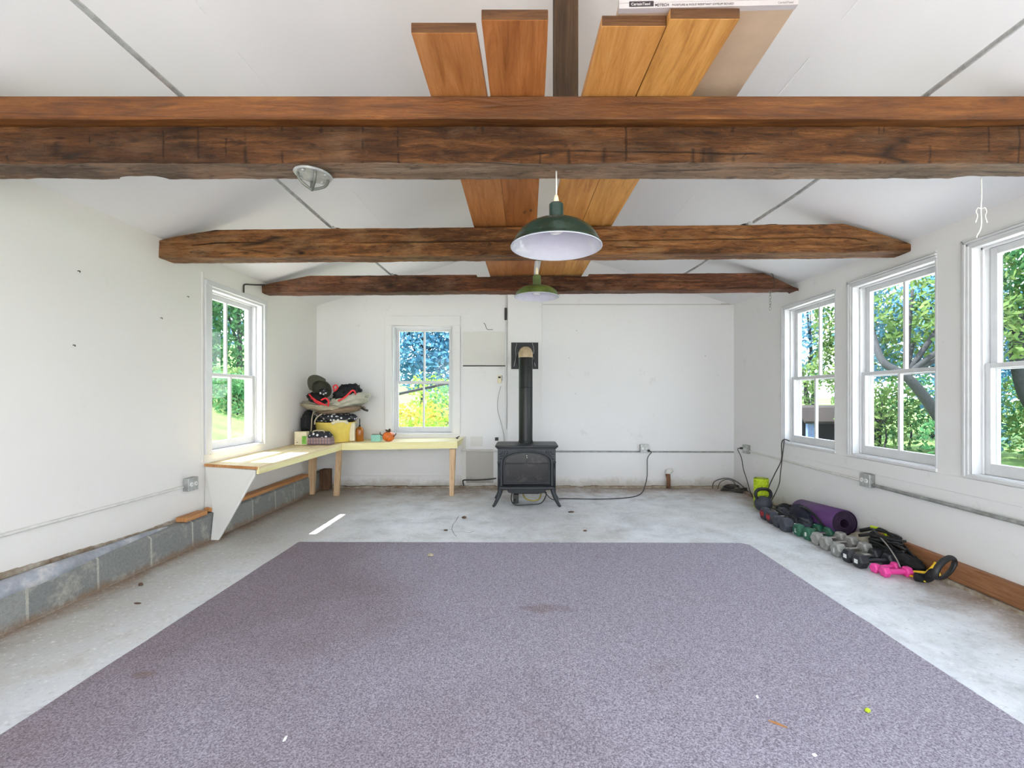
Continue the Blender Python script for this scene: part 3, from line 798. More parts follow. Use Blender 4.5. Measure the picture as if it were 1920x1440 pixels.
# ---------------------------------------------------------------- beams
def rough_beam(name, mat, label, x0, x1, yl, yr, thick, zb, zt_l, zt_r, seed, end_l=None, end_r=None, crack=0.0, hooks=None, amp=1.0, N=240, under=None):
    """hewn timber: front face at y=yl (left) .. yr (right)"""
    loops = []
    for i in range(N + 1):
        t = i / N; x = x0 + (x1 - x0) * t
        yf = yl + (yr - yl) * t; zt = zt_l + (zt_r - zt_l) * t; zbx = zb
        if end_l and x < end_l[0]: zt = min(zt, end_l[1] + (zt_l - end_l[1]) * ((x - x0) / (end_l[0] - x0)) ** 0.85)
        if end_r and x > end_r[0]: zt = min(zt, end_r[1] + (zt_r - end_r[1]) * ((x1 - x) / (x1 - end_r[0])) ** 0.85)
        H = zt - zbx; zc = zbx + H * 0.5
        ck = 0.0
        if crack: ck = crack * max(0.0, 0.55 + noise.noise(Vector((x * 0.9, seed, 2)))) * (1 if (x0 + .25 < x < x1 - .3) else 0)
        zc += 0.016 * noise.noise(Vector((x * 0.7, seed * 3, 9)))
        gap = 0.0012 + ck * 0.14
        ch = 0.005 + 0.003 * noise.noise(Vector((x * 2.5, seed, 4)))
        prof = [(0, zbx + ch), (0, zbx + H * .25), (0, zc - gap - .012), (0, zc - gap), (ck, zc), (0, zc + gap), (0, zc + gap + .012), (0, zbx + H * .75), (0, zt - ch * .8), (ch * .8, zt),
                (thick * .5, zt), (thick - ch, zt), (thick, zt - ch), (thick, zbx + H * .5), (thick, zbx + ch * 1.3), (thick - ch * 1.2, zbx),
                (thick * .66, zbx), (thick * .33, zbx), (ch * 1.1, zbx)]
        loop = []
        for k, (py, pz) in enumerate(prof):
            p = Vector((x, yf + py, pz))
            q = Vector((x * 3.0, p.y * 7 + seed, p.z * 9)); q2 = Vector((x * 11, p.y * 18 + seed, p.z * 22))
            q3 = Vector((x * 30, p.y * 30, p.z * 60)); dn = (0.006 * noise.noise(q) + 0.003 * noise.noise(q2) + .0016 * noise.noise(q3)) * amp
            dz = (0.006 * noise.noise(q + Vector((9, 9, 9))) + 0.003 * noise.noise(q2 + Vector((5, 5, 5))) + .002 * noise.noise(q3)) * amp
            if k <= 8 or 12 <= k <= 14: p.y += dn
            if k >= 14 or k <= 1: p.z += dz
            elif 8 <= k <= 12: p.z += dz * 0.5
            if hooks: p = hooks(p, k)
            loop.append(p)
        loops.append(loop)
    n = len(loops[0]); mb = MB()
    vs = [p for l in loops for p in l]; fs = []
    for i in range(N):
        for k in range(n):
            l = (k + 1) % n
            fs.append((i*n+k, i*n+l, (i+1)*n+l, (i+1)*n+k))
    fs.append(tuple(range(n))[::-1]); fs.append(tuple(N*n + k for k in range(n)))
    mb.add(vs, fs)
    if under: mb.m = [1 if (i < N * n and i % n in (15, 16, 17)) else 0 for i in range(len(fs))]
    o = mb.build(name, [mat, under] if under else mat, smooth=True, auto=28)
    return meta(o, label, 'ceiling beam')

def hook1(p, k):
    if 14 <= k <= 17 and -1.87 < p.x < -1.64:
        s = math.sin((p.x + 1.87) / 0.23 * PI) ** 0.4
        p.y -= 0.03 * s * (1 if k <= 15 else 0.3)
    if 14 <= k <= 16 and p.x > 1.97:
        s = min(1, (p.x - 1.97) / 0.06); p.z += 0.0; p.y -= 0.028 * s
    return p
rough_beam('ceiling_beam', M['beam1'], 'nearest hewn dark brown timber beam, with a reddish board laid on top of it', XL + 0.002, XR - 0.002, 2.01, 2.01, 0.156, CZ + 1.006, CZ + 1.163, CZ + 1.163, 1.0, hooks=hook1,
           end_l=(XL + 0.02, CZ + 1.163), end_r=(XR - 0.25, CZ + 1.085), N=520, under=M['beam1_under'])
rough_beam('ceiling_beam', M['beam2'], 'middle ochre-brown hewn beam with a long horizontal crack along its face', XL + 0.002, XR - 0.002, 3.49, 3.34, 0.16, CZ + 1.035, CZ + 1.243, CZ + 1.238, 4.0,
           end_l=(-2.30, CZ + 1.165), end_r=(2.30, CZ + 1.09), crack=0.05, N=520)
def hook3(p, k):
    if 8 <= k <= 12 and -0.48 < p.x < 0.66: p.z -= 0.022
    return p
rough_beam('ceiling_beam', M['beam3'], 'farthest russet hewn beam, nearest the back wall, with a short chain hanging from it', XL + 0.002, XR - 0.002, 4.86, 4.70, 0.16, CZ + 1.078, CZ + 1.252, CZ + 1.245, 8.0,
           end_l=(-2.22, CZ + 1.155), end_r=(2.42, CZ + 1.07), crack=0.012, hooks=hook3, N=520)
# board on top of the nearest beam
mb = MB()
N = 160
for side in (0,):
    L = []
    for i in range(N + 1):
        x = -2.46 + (2.30 + 2.46) * i / N
        a = 0.003 * noise.noise(Vector((x * 2, 3, 0))); b = 0.003 * noise.noise(Vector((x * 2, 8, 0)))
        yb = 1.96; yy = 2.13
        L.append([Vector((x, yb + a, CZ + 1.172 + b)), Vector((x, yb + a, CZ + 1.258)), Vector((x, yb + .004, CZ + 1.262)), Vector((x, yy, CZ + 1.262)), Vector((x, yy, CZ + 1.172)), Vector((x, yb + .006 + a, CZ + 1.167 + b))])
    n = 6; fs = []
    for i in range(N):
        for k in range(n):
            l = (k + 1) % n; fs.append((i*n+k, i*n+l, (i+1)*n+l, (i+1)*n+k))
    fs.append(tuple(range(n))[::-1]); fs.append(tuple(N*n + k for k in range(n)))
    mb.add([p for l in L for p in l], fs)
o = mb.build('timber_board', M['board1']); meta(o, 'long reddish-brown sawn timber lying on top of the nearest beam', 'timber')

# planks lying across the beams
M['endgrain'] = wood('end_grain', srgb(62, 36, 16), srgb(90, 56, 26), srgb(116, 76, 40), 'X', 2.0, .7, .3)
def plank(mat, label, pts, th=0.037, y1=5.1):
    """pts: list of (Y, xl, xr) ; underside follows plank_z"""
    mb = MB(); L = []
    def uz(y): return CZ + 1.2665 - 0.0075 * (y - 2)
    y0 = pts[0][0]; n = 30
    for i in range(n + 1):
        y = y0 + (y1 - y0) * i / n
        for (a, b) in zip(pts[:-1], pts[1:]):
            if a[0] <= y <= b[0] + 1e-6:
                t = (y - a[0]) / (b[0] - a[0]); xl = a[1] + (b[1] - a[1]) * t; xr = a[2] + (b[2] - a[2]) * t; break
        else: xl, xr = pts[-1][1], pts[-1][2]
        e = 0.002 * noise.noise(Vector((y * 2, xl, 0)))
        L.append([Vector((xl + e, y, uz(y))), Vector((xr + e, y, uz(y))), Vector((xr + e, y, uz(y) + th)), Vector((xl + e, y, uz(y) + th))])
    fs = []
    for i in range(n):
        for k in range(4):
            l = (k + 1) % 4; fs.append((i*4+k, i*4+l, (i+1)*4+l, (i+1)*4+k))
    mb.add([p for l in L for p in l], fs); mb.mi = 1; mb.add(L[0], [(3, 2, 1, 0)]); mb.add(L[-1], [(0, 1, 2, 3)])
    o = mb.build('wooden_plank', [mat, M['endgrain']], bevel=0.003)
    return meta(o, label, 'plank', 'planks laid across the beams')
plank(M['plank_a'], 'leftmost of the four planks laid across the beams, shortest in front', [(1.63, -.395, -.168), (1.95, -.394, -.158), (2.74, -.368, -.133), (3.5, -.369, -.13), (5.1, -.347, -.12)])
plank(M['plank_b'], 'reddish plank just left of the dark upright post, second of four', [(1.575, -.144, .082), (1.95, -.142, .088), (2.74, -.1325, .09), (3.5, -.1295, .098), (5.1, -.1195, .104)])
plank(M['plank_c'], 'amber plank just right of the dark upright post, with a cardboard box over it', [(1.60, .268, .489), (2.74, .215, .437), (5.1, .145, .376)])
plank(M['plank_d'], 'honey-coloured knotty plank farthest right of the four, beside the long flat box', [(1.57, .493, .728), (1.95, .478, .71), (2.74, .4385, .672), (5.1, .3775, .592)])

# upright post behind the nearest beam
yp = 2.14
z1p = roof_z(.2, yp)
mb = MB(); mb.box(((1039 - 982) / FPX * yp, yp, CZ + 1.262), ((1084.5 - 982) / FPX * yp, yp + 0.10, z1p))
o = mb.build('wooden_post', M['post'], bevel=0.004); meta(o, 'dark brown upright post rising from the nearest beam to the roof', 'post')

# bundle of two gypsum sheets on the planks
bx0, bx1, by0, by1 = .338, .932, 1.57, 2.72
zb = CZ + 1.311
t = thing('drywall_sheets', 'flat bundle of brown-backed drywall with white printed end tape on the right-hand planks', 'drywall', (.635, 2.1, zb))
M['card'] = simple('brown_backing_paper', srgb(176, 152, 128), 0.8, var=0.06, scale=6)
M['label'] = simple('white_end_tape', srgb(176, 168, 168), 0.5, var=0.04)
M['ink'] = simple('black_ink', srgb(44, 36, 40), 0.6)
M['ink2'] = simple('grey_ink', srgb(120, 112, 116), 0.6)
tilt = Matrix.Translation((.635, 2.1, 0)) @ Matrix.Rotation(math.radians(-1.6), 4, 'Z') @ Matrix.Translation((-.635, -2.1, 0))
MB().box((bx0, by0, zb), (bx1, by1, zb + 0.0162), tilt).build('sheet', M['card'], t, bevel=0.002)
MB().box((bx0, by0, zb + 0.0168), (bx1, by1, zb + 0.033), tilt).build('sheet', M['card'], t, bevel=0.002)
mb = MB().box((bx0 - .001, by0 - .0012, zb - .001), (bx1 + .001, by0 + .02, zb + .0165), tilt); mb.box((bx0 - .001, by0 - .0012, zb + .0175), (bx1 + .001, by0 + .02, zb + .0342), tilt)
mb.build('end_tape', M['label'], t, label='white printed end tape')
FR = Matrix.Rotation(PI / 2, 4, 'X')
mb = MB(); mb.box((bx0 + .033, by0 - .002, zb + .004), (bx0 + .115, by0 - .0012, zb + .022), tilt); mb.build('ink_block', M['ink'], t)
def text_mesh(txt, size, name, mat, parent, Mw, extr=0.0004, bold=0.0):
    cu = bpy.data.curves.new('txt', 'FONT'); cu.body = txt; cu.size = size; cu.extrude = extr; cu.offset = bold
    tmp = bpy.data.objects.new('txt', cu); COL.objects.link(tmp)
    dg = bpy.context.evaluated_depsgraph_get(); me = bpy.data.meshes.new_from_object(tmp.evaluated_get(dg))
    bpy.data.objects.remove(tmp)
    me.materials.clear(); me.materials.append(mat); me.transform(Matrix.Translation(-root_loc(parent)) @ Mw)
    o = bpy.data.objects.new(name, me); COL.objects.link(o); o.parent = parent; return o
def tape(txt, size, x, z, mat, bold=0.0, d=.0014): text_mesh(txt, size, 'lettering', mat, t, tilt @ Matrix.Translation((x, by0 - d, z)) @ FR, bold=bold)
tape('CertainTeed', 0.0125, bx0 + .039, zb + .008, M['label'], 0.0002, .0024)
tape('M2TECH', 0.0125, bx0 + .119, zb + .004, M['ink'], 0.0003)
tape('MOISTURE & MOLD RESISTANT GYPSUM BOARD', 0.0095, bx0 + .176, zb + .004, M['ink'])
tape('CertainTeed', 0.010, bx1 - .066, zb + .004, M['ink2'])

# ---------------------------------------------------------------- conduits and junction boxes on the beams
def conduit(pts, r, mat, label, name='conduit', cat='conduit', n=1, seg=10):
    mb = MB().tube(spline(pts, n) if n > 1 else pts, r, seg)
    o = mb.build(name, mat, smooth=True, auto=50); return meta(o, label, cat)
conduit([(-1.45, 0.9, CZ + 1.29), (-1.46, 2.0, CZ + 1.28), (-1.455, 2.8, CZ + 1.274), (-1.44, 3.47, CZ + 1.262)], 0.0105, M['galv'], 'grey steel conduit crossing the left side from the nearest beam to the middle beam', n=4)
conduit([(-1.41, 3.58, CZ + 1.265), (-1.40, 4.2, CZ + 1.262), (-1.385, 4.87, CZ + 1.267)], 0.0095, M['galv'], 'short grey conduit on the left between middle and farthest beams', n=4)
conduit([(1.73, 0.9, CZ + 1.29), (1.71, 2.0, CZ + 1.28), (1.725, 2.8, CZ + 1.274), (1.665, 3.38, CZ + 1.262)], 0.0105, M['galv'], 'grey steel conduit crossing the right side from the nearest beam to the middle beam', n=4)
conduit([(1.67, 3.5, CZ + 1.262), (1.70, 4.3, CZ + 1.262), (1.655, 4.85, CZ + 1.262)], 0.0095, M['galv'], 'short grey conduit on the right between middle and farthest beams', n=4)
def jbox(p, label, r=0.045):
    t = thing('junction_box', label, 'junction box', p)
    mb = MB().lathe([(r, 0), (r, .026), (r * .92, .03), (r * .3, .032)], p, 8); mb.build('housing', M['dark_metal'], t)
    MB().tube([Vector(p) + Vector((0, -r - .03, .016)), Vector(p) + Vector((0, -r + .005, .016))], .014, 10).build('connector', M['galv'], t)
jbox(Vector((-1.425, 3.56, CZ + 1.243)), 'round grey junction box on top of the middle beam, left of the planks')
jbox(Vector((-1.37, 4.93, CZ + 1.250)), 'grey junction box on top of the farthest beam, left of the planks')
jbox(Vector((1.64, 3.46, CZ + 1.238)), 'round grey junction box on the middle beam at the right, by a cable loop')
lp = [(1.71, 3.46, CZ + 1.25), (1.78, 3.45, CZ + 1.262), (1.86, 3.44, CZ + 1.262), (1.90, 3.44, CZ + 1.245)]
conduit(lp, 0.007, M['cable'], 'dark loop of cable arching over the top of the middle beam', 'cable', 'cable', n=6)

# ---------------------------------------------------------------- pendant lamps
def pendant(px, Y, zr, R, ztop, hneck, mat, label, profile, rneck, cordtop, sock):
    X = (px - 982) / FPX * Y
    t = thing('pendant_lamp', label, 'pendant lamp', (X, Y, zr))
    sh = [(R, 0), (R + .004, .002), (R + .003, .006)] + [(R * a, (ztop - zr) * b) for a, b in profile] + [(rneck, ztop - zr)]
    o = MB().lathe(sh + [(rneck, ztop - zr + hneck), (rneck * .8, ztop - zr + hneck + .006), (0.0, ztop - zr + hneck + .008)], (X, Y, zr), 64, cap=False).build('lamp_shade', mat, t, smooth=True, auto=40)
    inn = [(R - .001, .001)] + [(max(R * a - .004, .01), (ztop - zr) * b - .004) for a, b in profile] + [(rneck, ztop - zr - .006), (rneck - .006, ztop - zr + .02), (0, ztop - zr + .02)]
    MB().lathe(inn, (X, Y, zr), 64, cap=False).build('reflector', M['enamel'], t, smooth=True, auto=60, label='white enamel inside of the shade')
    # rolled rim
    MB().tube([(X + (R + .001) * math.cos(a), Y + (R + .001) * math.sin(a), zr + .001) for a in [2 * PI * k / 64 for k in range(64)]], .0028, 8, closed=True).build('rim', M['enamel'], t, smooth=True)
    # spiral bulb
    zb = ztop - zr
    sp = [(X + .024 * math.cos(a), Y + .024 * math.sin(a), zr + zb - .012 - .009 * a / (2 * PI) * 1.5) for a in [k * .4 for k in range(62)]]
    b = MB().tube(sp, .0055, 8).build('bulb', M['white'], t, smooth=True)
    MB().lathe([(.017, zb - .03 + .03), (.02, zb + .019)], (X, Y, zr), 16).build('socket', M['cream'], t)
    z2 = ztop + hneck
    MB().lathe([(.012, 0), (.014, .004), (.009, sock), (.004, sock + .01)], (X, Y, z2 + .006), 14).build('strain_relief', M['cream'], t, smooth=True)
    MB().tube([(X, Y, z2 + sock), (X + .001, Y, (z2 + cordtop) / 2), (X, Y, cordtop)], .0035, 8).build('cord', M['cable_w'], t, smooth=True)
prof1 = [(.985, .08), (.95, .22), (.88, .42), (.78, .60), (.64, .76), (.48, .88), (.34, .955)]
pendant(1043, 2.09, CZ + 0.667, 0.201, CZ + 0.792, 0.066, M['green'], 'near large dark green barn-style pendant lamp hanging from the nearest beam', prof1, 0.032, CZ + 1.008, 0.03)
prof2 = [(.985, .10), (.95, .30), (.90, .48), (.80, .66), (.66, .82), (.45, .92), (.34, .96)]
pendant(1006.5, 3.56, CZ + 0.757, 0.168, CZ + 0.842, 0.075, M['olive'], 'far smaller olive green pendant lamp hanging from the middle beam', prof2, 0.031, CZ + 1.042, 0.05)

# ---------------------------------------------------------------- suspension mount under nearest beam
X0, Y0, Z0 = -.945, 2.095, CZ + 0.998
t = thing('ceiling_mount', 'round galvanised steel exercise mount screwed under the nearest beam', 'ceiling mount', (X0, Y0, Z0))
Mt = Matrix.Rotation(math.radians(3), 4, 'Y')
MB().lathe([(.080, .0), (.082, -.004), (.078, -.009), (.03, -.011)], (X0, Y0, Z0), 48, Mt).build('mounting_plate', M['galv'], t, smooth=True, auto=30)
for k in range(4):
    a = k * PI / 2 + .55
    d = Vector((math.cos(a), math.sin(a), 0)); c = Vector((X0, Y0, Z0))
    p = [c + d * .062 + Vector((0, 0, -.009)), c + d * .060 + Vector((0, 0, -.028)), c + d * .045 + Vector((0, 0, -.048)), c + d * .016 + Vector((-.004, 0, -.064)), c + Vector((-.006, 0, -.068))]
    MB().tube(spline(p, 5), .0060, 10).build('bar', M['bar'], t, smooth=True)
    e = c + Vector((math.cos(a + .78), math.sin(a + .78), 0)) * .064
    MB().lathe([(.009, -.010), (.009, -.016), (.004, -.018)], e, 6).build('bolt', M['galv'], t)
MB().blob((X0 - .006, Y0, Z0 - .069), (.010, .010, .008), 1, 0, 1, 14, 8).build('hub', M['bar'], t, smooth=True)

# ---------------------------------------------------------------- black bracket rod, chain, string
conduit([(XL + .012, 4.53, CZ + .985), (XL + .012, 4.53, CZ + 1.065), (XL + .012, 4.535, CZ + 1.083), (XL + .014, 4.56, CZ + 1.094), (XL + .02, 4.70, CZ + 1.122), (XL + .03, 4.862, CZ + 1.160)], 0.0075, M['dark_metal'],
        'thin black bent rod from the left window head to the farthest beam', 'bracket_rod', 'rod')
cx, cyy, ctop = (1446 - 982) / FPX * 4.74, 4.76, CZ + 1.078
t = thing('chain', 'short steel chain hanging from the right end of the farthest beam', 'chain', (cx, cyy, ctop))
for k in range(7):
    c = Vector((cx, cyy, ctop - .012 - k * .0285)); pts = []
    for j in range(20):
        a = 2 * PI * j / 20; u = math.cos(a) * .0095; v = math.sin(a) * .0195
        pts.append(c + (Vector((u, 0, v)) if k % 2 == 0 else Vector((0, u, v))))
    MB().tube(pts, .0025, 6, closed=True).build('link', M['grey_metal'], t, smooth=True)
wl = [(cx + .004, 4.70, CZ + 1.085), (cx + .006, 4.695, CZ + 1.16), (cx - .012, 4.698, CZ + 1.232), (cx - .01, 4.78, CZ + 1.252), (cx, 4.86, CZ + 1.245)]
conduit(wl, .0028, M['dark_metal'], 'thin dark wire wrapped up the face of the farthest beam above the chain', 'wire', 'wire', n=5)
sx, sy = (1840 - 982) / FPX * 2.15, 2.15
t = thing('hanging_string', 'white knotted string hanging from the right end of the nearest beam', 'string', (sx, sy, CZ + 1.0))
MB().tube(spline([(sx, sy, CZ + 1.006), (sx + .001, sy, CZ + .93), (sx - .002, sy, CZ + .86), (sx, sy, CZ + .80), (sx - .006, sy, CZ + .765), (sx - .02, sy, CZ + .742), (sx - .022, sy, CZ + .73)], 6), .0028, 8).build('strand', M['cable_w'], t, smooth=True)
for s in (-1, 1):
    MB().tube(spline([(sx, sy, CZ + .862), (sx + s * .016, sy, CZ + .868), (sx + s * .024, sy, CZ + .85), (sx + s * .018, sy, CZ + .83), (sx + s * .027, sy, CZ + .80)], 6), .0024, 8).build('loop', M['cable_w'], t, smooth=True)
# curly white cord end on the post
cr = Vector(((1060 - 982) / FPX * 2.12, 2.128, CZ + 1.262))
MB_ = MB().tube([cr + Vector((.038 * math.cos(a), -.0, .022 * math.sin(a) + .004)) for a in [PI * k / 12 for k in range(13)]], .005, 8)
o = MB_.build('cable_loop', M['kh'], smooth=True); meta(o, 'small pale loop of cord at the foot of the dark upright post', 'cord')
# ---------------------------------------------------------------- stove
SX, SY = (987.5 - 982) / FPX * 5.06, 5.06     # centre x, front face y
t = thing('wood_stove', 'black cast-iron stove with arched glass door on four splayed legs', 'stove', (SX, SY + .2, 0))
def S(x, y, z): return Vector((SX + x, SY + y, z))
def sbox(name, lo, hi, mat, bevel=0.004, parent=None, **k):
    return MB().box(S(*lo), S(*hi)).build(name, mat, parent or t, bevel=bevel, **k)
# firebox shell: sides, back, bottom, under-top
mb = MB()
mb.box(S(-.315, .02, .195), S(-.295, .42, .640)); mb.box(S(.295, .02, .195), S(.315, .42, .640))
mb.box(S(-.295, .40, .195), S(.295, .42, .640)); mb.box(S(-.295, .02, .195), S(.295, .40, .215)); mb.box(S(-.295, .02, .615), S(.295, .40, .640))
mb.build('firebox', M['iron'], t, bevel=0.004)
# top plate with curved corners
pts = []
for cxs, cys, a0 in ((.305, .0, -PI/2), (.305, .41, 0), (-.305, .41, PI/2), (-.305, .0, PI)):
    for k in range(5):
        a = a0 + k * PI / 8; pts.append(S(cxs + .038 * math.cos(a), cys + .038 * math.sin(a), .646))
MB().prism(pts, (0, 0, .022)).build('top_plate', M['iron2'], t, bevel=0.007)
pts2 = [S(SX * 0 + (p.x - SX) * .955, (p.y - SY - .2) * .95 + .2, .632) for p in pts]
MB().prism(pts2, (0, 0, .014)).build('top_moulding', M['iron'], t, bevel=0.003)
# front plate with arched opening
def arch(hw, zb_, zs_, rise, n=20):
    out = [S(-hw, 0, zb_)] + [S(-hw, 0, zb_ + (zs_ - zb_) * k / 4) for k in range(1, 4)]
    for k in range(n + 1):
        a = PI - PI * k / n
        out.append(S(hw * math.cos(a), 0, zs_ + rise * math.sin(a) ** 0.8 if 0 < k < n else zs_))
    out += [S(hw, 0, zs_ - (zs_ - zb_) * k / 4) for k in range(1, 4)] + [S(hw, 0, zb_)]
    return out
def rect_like(inner, hw, zb_, zt_):
    out = []
    n = len(inner)
    for i, p in enumerate(inner):
        x = p.x - SX; z = p.z
        if i < 4: out.append(S(-hw, 0, zb_ + (z - .235) * (zt_ - zb_) / (zt_ - .235) if i else zb_))
        elif i >= n - 4: out.append(S(hw, 0, zb_ + (z - .235) * (zt_ - zb_) / (zt_ - .235) if i < n - 1 else zb_))
        else:
            k = i - 4; m = n - 9; f = k / m
            if f < .2: out.append(S(-hw, 0, .5 + (zt_ - .5) * f / .2))
            elif f > .8: out.append(S(hw, 0, .5 + (zt_ - .5) * (1 - f) / .2))
            else: out.append(S(-hw + 2 * hw * (f - .2) / .6, 0, zt_))
    return out
a1 = arch(.262, .235, .475, .125)
MB().ring(a1, rect_like(a1, .315, .215, .628), (0, .022, 0)).build('front_plate', M['iron2'], t)
# raised arch rib
a2 = [p + Vector((0, -.012, 0)) for p in arch(.262, .235, .475, .125)]; a3 = [p + Vector((0, -.012, 0)) for p in arch(.280, .235, .475, .139)]
MB().ring(a2, a3, (0, .013, 0)).build('arch_rib', M['iron2'], t, bevel=0.003)
# outer pilasters
for s in (-1, 1):
    MB().tube([S(s * .302, -.004, .215), S(s * .302, -.004, .475)], .013, 12).build('pilaster', M['iron2'], t, smooth=True)
    MB().box(S(s * .302 - .016, -.018, .475), S(s * .302 + .016, .01, .492)).build('pilaster_cap', M['iron2'], t, bevel=0.003)
    # corner spandrel ribs
    for r in (.035, .06, .085):
        MB().tube([S(s * (.295 - r * math.cos(a)), -.003, .605 - r * math.sin(a)) for a in [PI / 2 * k / 8 for k in range(9)]], .004, 6).build('spandrel_rib', M['iron2'], t, smooth=True)
# door
d_ = MB().ring([p + Vector((0, .018, 0)) for p in arch(.232, .262, .47, .108)], [p + Vector((0, .018, 0)) for p in arch(.256, .240, .472, .121)], (0, .022, 0)).build('door', M['iron'], t)
g = MB().prism([p + Vector((0, .030, 0)) for p in arch(.234, .260, .47, .109)], (0, .005, 0)).build('door_glass', M['sglass'], d_, label='sooty dark glass')
MB().box(S(-.232, .012, .462), S(.232, .022, .470)).build('door_bar', M['iron2'], d_, bevel=0.002)
MB().box(S(-.232, .022, .300), S(.232, .028, .305)).build('door_bar', M['iron2'], d_, bevel=0.001)
MB().box(S(-.003, .020, .470), S(.003, .028, .565)).build('door_bar', M['iron'], d_, bevel=0.001)
kn = MB().blob(S(.0, -.002, .556), (.009, .012, .011), 1, 0, 1, 16, 10); kn.blob(S(.003, -.002, .535), (.007, .010, .010), 1, 0, 1, 16, 10); kn.tube([S(0, .02, .548), S(0, -.002, .548)], .005, 8)
kn.build('door_knob', M['chrome'], d_, smooth=True, label='small chrome knob')
# hearth shelf, ash tray
MB().prism([S(-.30, -.055, .226), S(-.30, .02, .232), S(-.30, .02, .205), S(-.30, -.055, .200)], (.60, 0, 0)).build('hearth_shelf', M['iron2'], t, bevel=0.006)
MB().prism([S(-.22, .02, .20), S(.22, .02, .20), S(.20, .02, .150), S(.12, .02, .135), S(-.12, .02, .135), S(-.20, .02, .150)], (0, .3, 0)).build('ash_tray', M['iron'], t, bevel=0.006)
MB().box(S(-.27, .04, .175), S(.27, .38, .197)).build('bottom_plate', M['iron'], t, bevel=0.004)
# legs
for sx_ in (-1, 1):
    for (yy, dy) in ((.015, -.02), (.385, .03)):
        p = [S(sx_ * .285, yy, .205), S(sx_ * .292, yy + dy * .3, .155), S(sx_ * .315, yy + dy * .7, .09), S(sx_ * .345, yy + dy, .03), S(sx_ * .365, yy + dy * 1.1, .004)]
        MB().tube(spline(p, 4), [.034 - .021 * (i / 16) ** .7 for i in range(17)], 10, flat=(1, .75)).build('leg', M['iron2'], t, smooth=True)
# tangled gas line and wires below the stove
conduit([(SX - .16, SY + .2, .13), (SX - .17, SY + .12, .05), (SX - .12, SY + .05, .012), (SX + .02, SY + .06, .012), (SX + .16, SY + .10, .02), (SX + .22, SY + .16, .10), (SX + .2, SY + .2, .14)], .006, M['cable'], 'dark wire looping on the floor under the stove', 'cable', 'cable', n=6)
conduit([(SX - .05, SY + .25, .12), (SX - .02, SY + .18, .06), (SX + .06, SY + .15, .035), (SX + .14, SY + .17, .05), (SX + .17, SY + .22, .12)], .008, simple('yellow_gas_hose', srgb(150, 130, 60), .5), 'yellowish flexible hose curving under the stove', 'gas_hose', 'hose', n=6)
MB_ = MB().box(S(-.15, .16, .0), S(-.09, .22, .10)); MB_.box(S(-.14, .10, .03), S(-.12, .16, .05))
meta(MB_.build('gas_valve', M['dark_metal'], bevel=.006), 'small dark valve standing on the floor under the stove', 'valve')

# stovepipe, thimble plate
PX, PY = (985.6 - 982) / FPX * 5.40, 5.375
t = thing('stovepipe', 'black stovepipe rising from the stove with a tan elbow into the wall', 'stovepipe', (PX, PY, .668))
MB().lathe([(.080, .668), (.080, CZ + .455), (.078, CZ + .462)], (PX, PY, 0), 40).build('pipe', M['pipe'], t, smooth=True, auto=40)
MB().lathe([(.084, .668), (.084, .690), (.081, .694)], (PX, PY, 0), 40).build('collar', M['iron'], t, smooth=True, auto=30)
pth = [(PX, PY, CZ + .44), (PX, PY, CZ + .462)] + [(PX, PY + .09 - .09 * math.cos(a), CZ + .462 + .09 * math.sin(a) * .55) for a in [PI / 2 * k / 4 for k in range(1, 5)]] + [(PX, YB - .07, CZ + .50)]
pth2 = [(PX, PY + .02, CZ + .47), (PX, PY + .10, CZ + .485), (PX, PY + .3, CZ + .487), (PX, YB - .055, CZ + .487)]
e = MB(); e.tube([(PX, PY, CZ + .445), (PX, PY, CZ + .50), (PX, PY + .02, CZ + .52)], [.0825, .0825, .07], 36)
e.blob((PX, PY + .005, CZ + .475), (.082, .084, .090), 1, 0, 1, 36, 18); e.tube([(PX, PY, CZ + .485), (PX, YB - .055, CZ + .487)], .078, 36)
e.build('elbow', M['tan'], t, smooth=True, auto=50, label='tan elbow')
for zz in (CZ + .34, CZ + .10): MB().lathe([(.0805, zz), (.0815, zz + .003), (.0805, zz + .006)], (PX, PY, 0), 40).build('seam_band', M['iron'], t, smooth=True)
tz = CZ + .53; tx = .012
t = thing('wall_thimble', 'square black metal plate on the wall behind the stovepipe elbow', 'wall plate', (tx, YB - .05, tz))
MB().box((tx - .175, YB - .056, tz - .175), (tx + .178, YB - .0502, tz + .172)).build('plate', M['iron'], t, bevel=.001)
MB().tube([(PX + .118 * math.cos(a), YB - .0605, CZ + .487 + .118 * math.sin(a)) for a in [2 * PI * k / 48 for k in range(48)]], .009, 8, closed=True).build('ring', M['iron2'], t, smooth=True)
for s in (-1, 1):
    MB().tube(spline([(tx + s * .14, YB - .059, tz - .14), (tx + s * .115, YB - .061, tz - .02), (tx + s * .12, YB - .059, tz + .08), (tx + s * .1, YB - .057, tz + .165)], 6), .0022, 6).build('wire', M['galv'], t)

# ---------------------------------------------------------------- back wall fittings
def wall_pt(px, py, Y=YB): return W(px, py, Y)
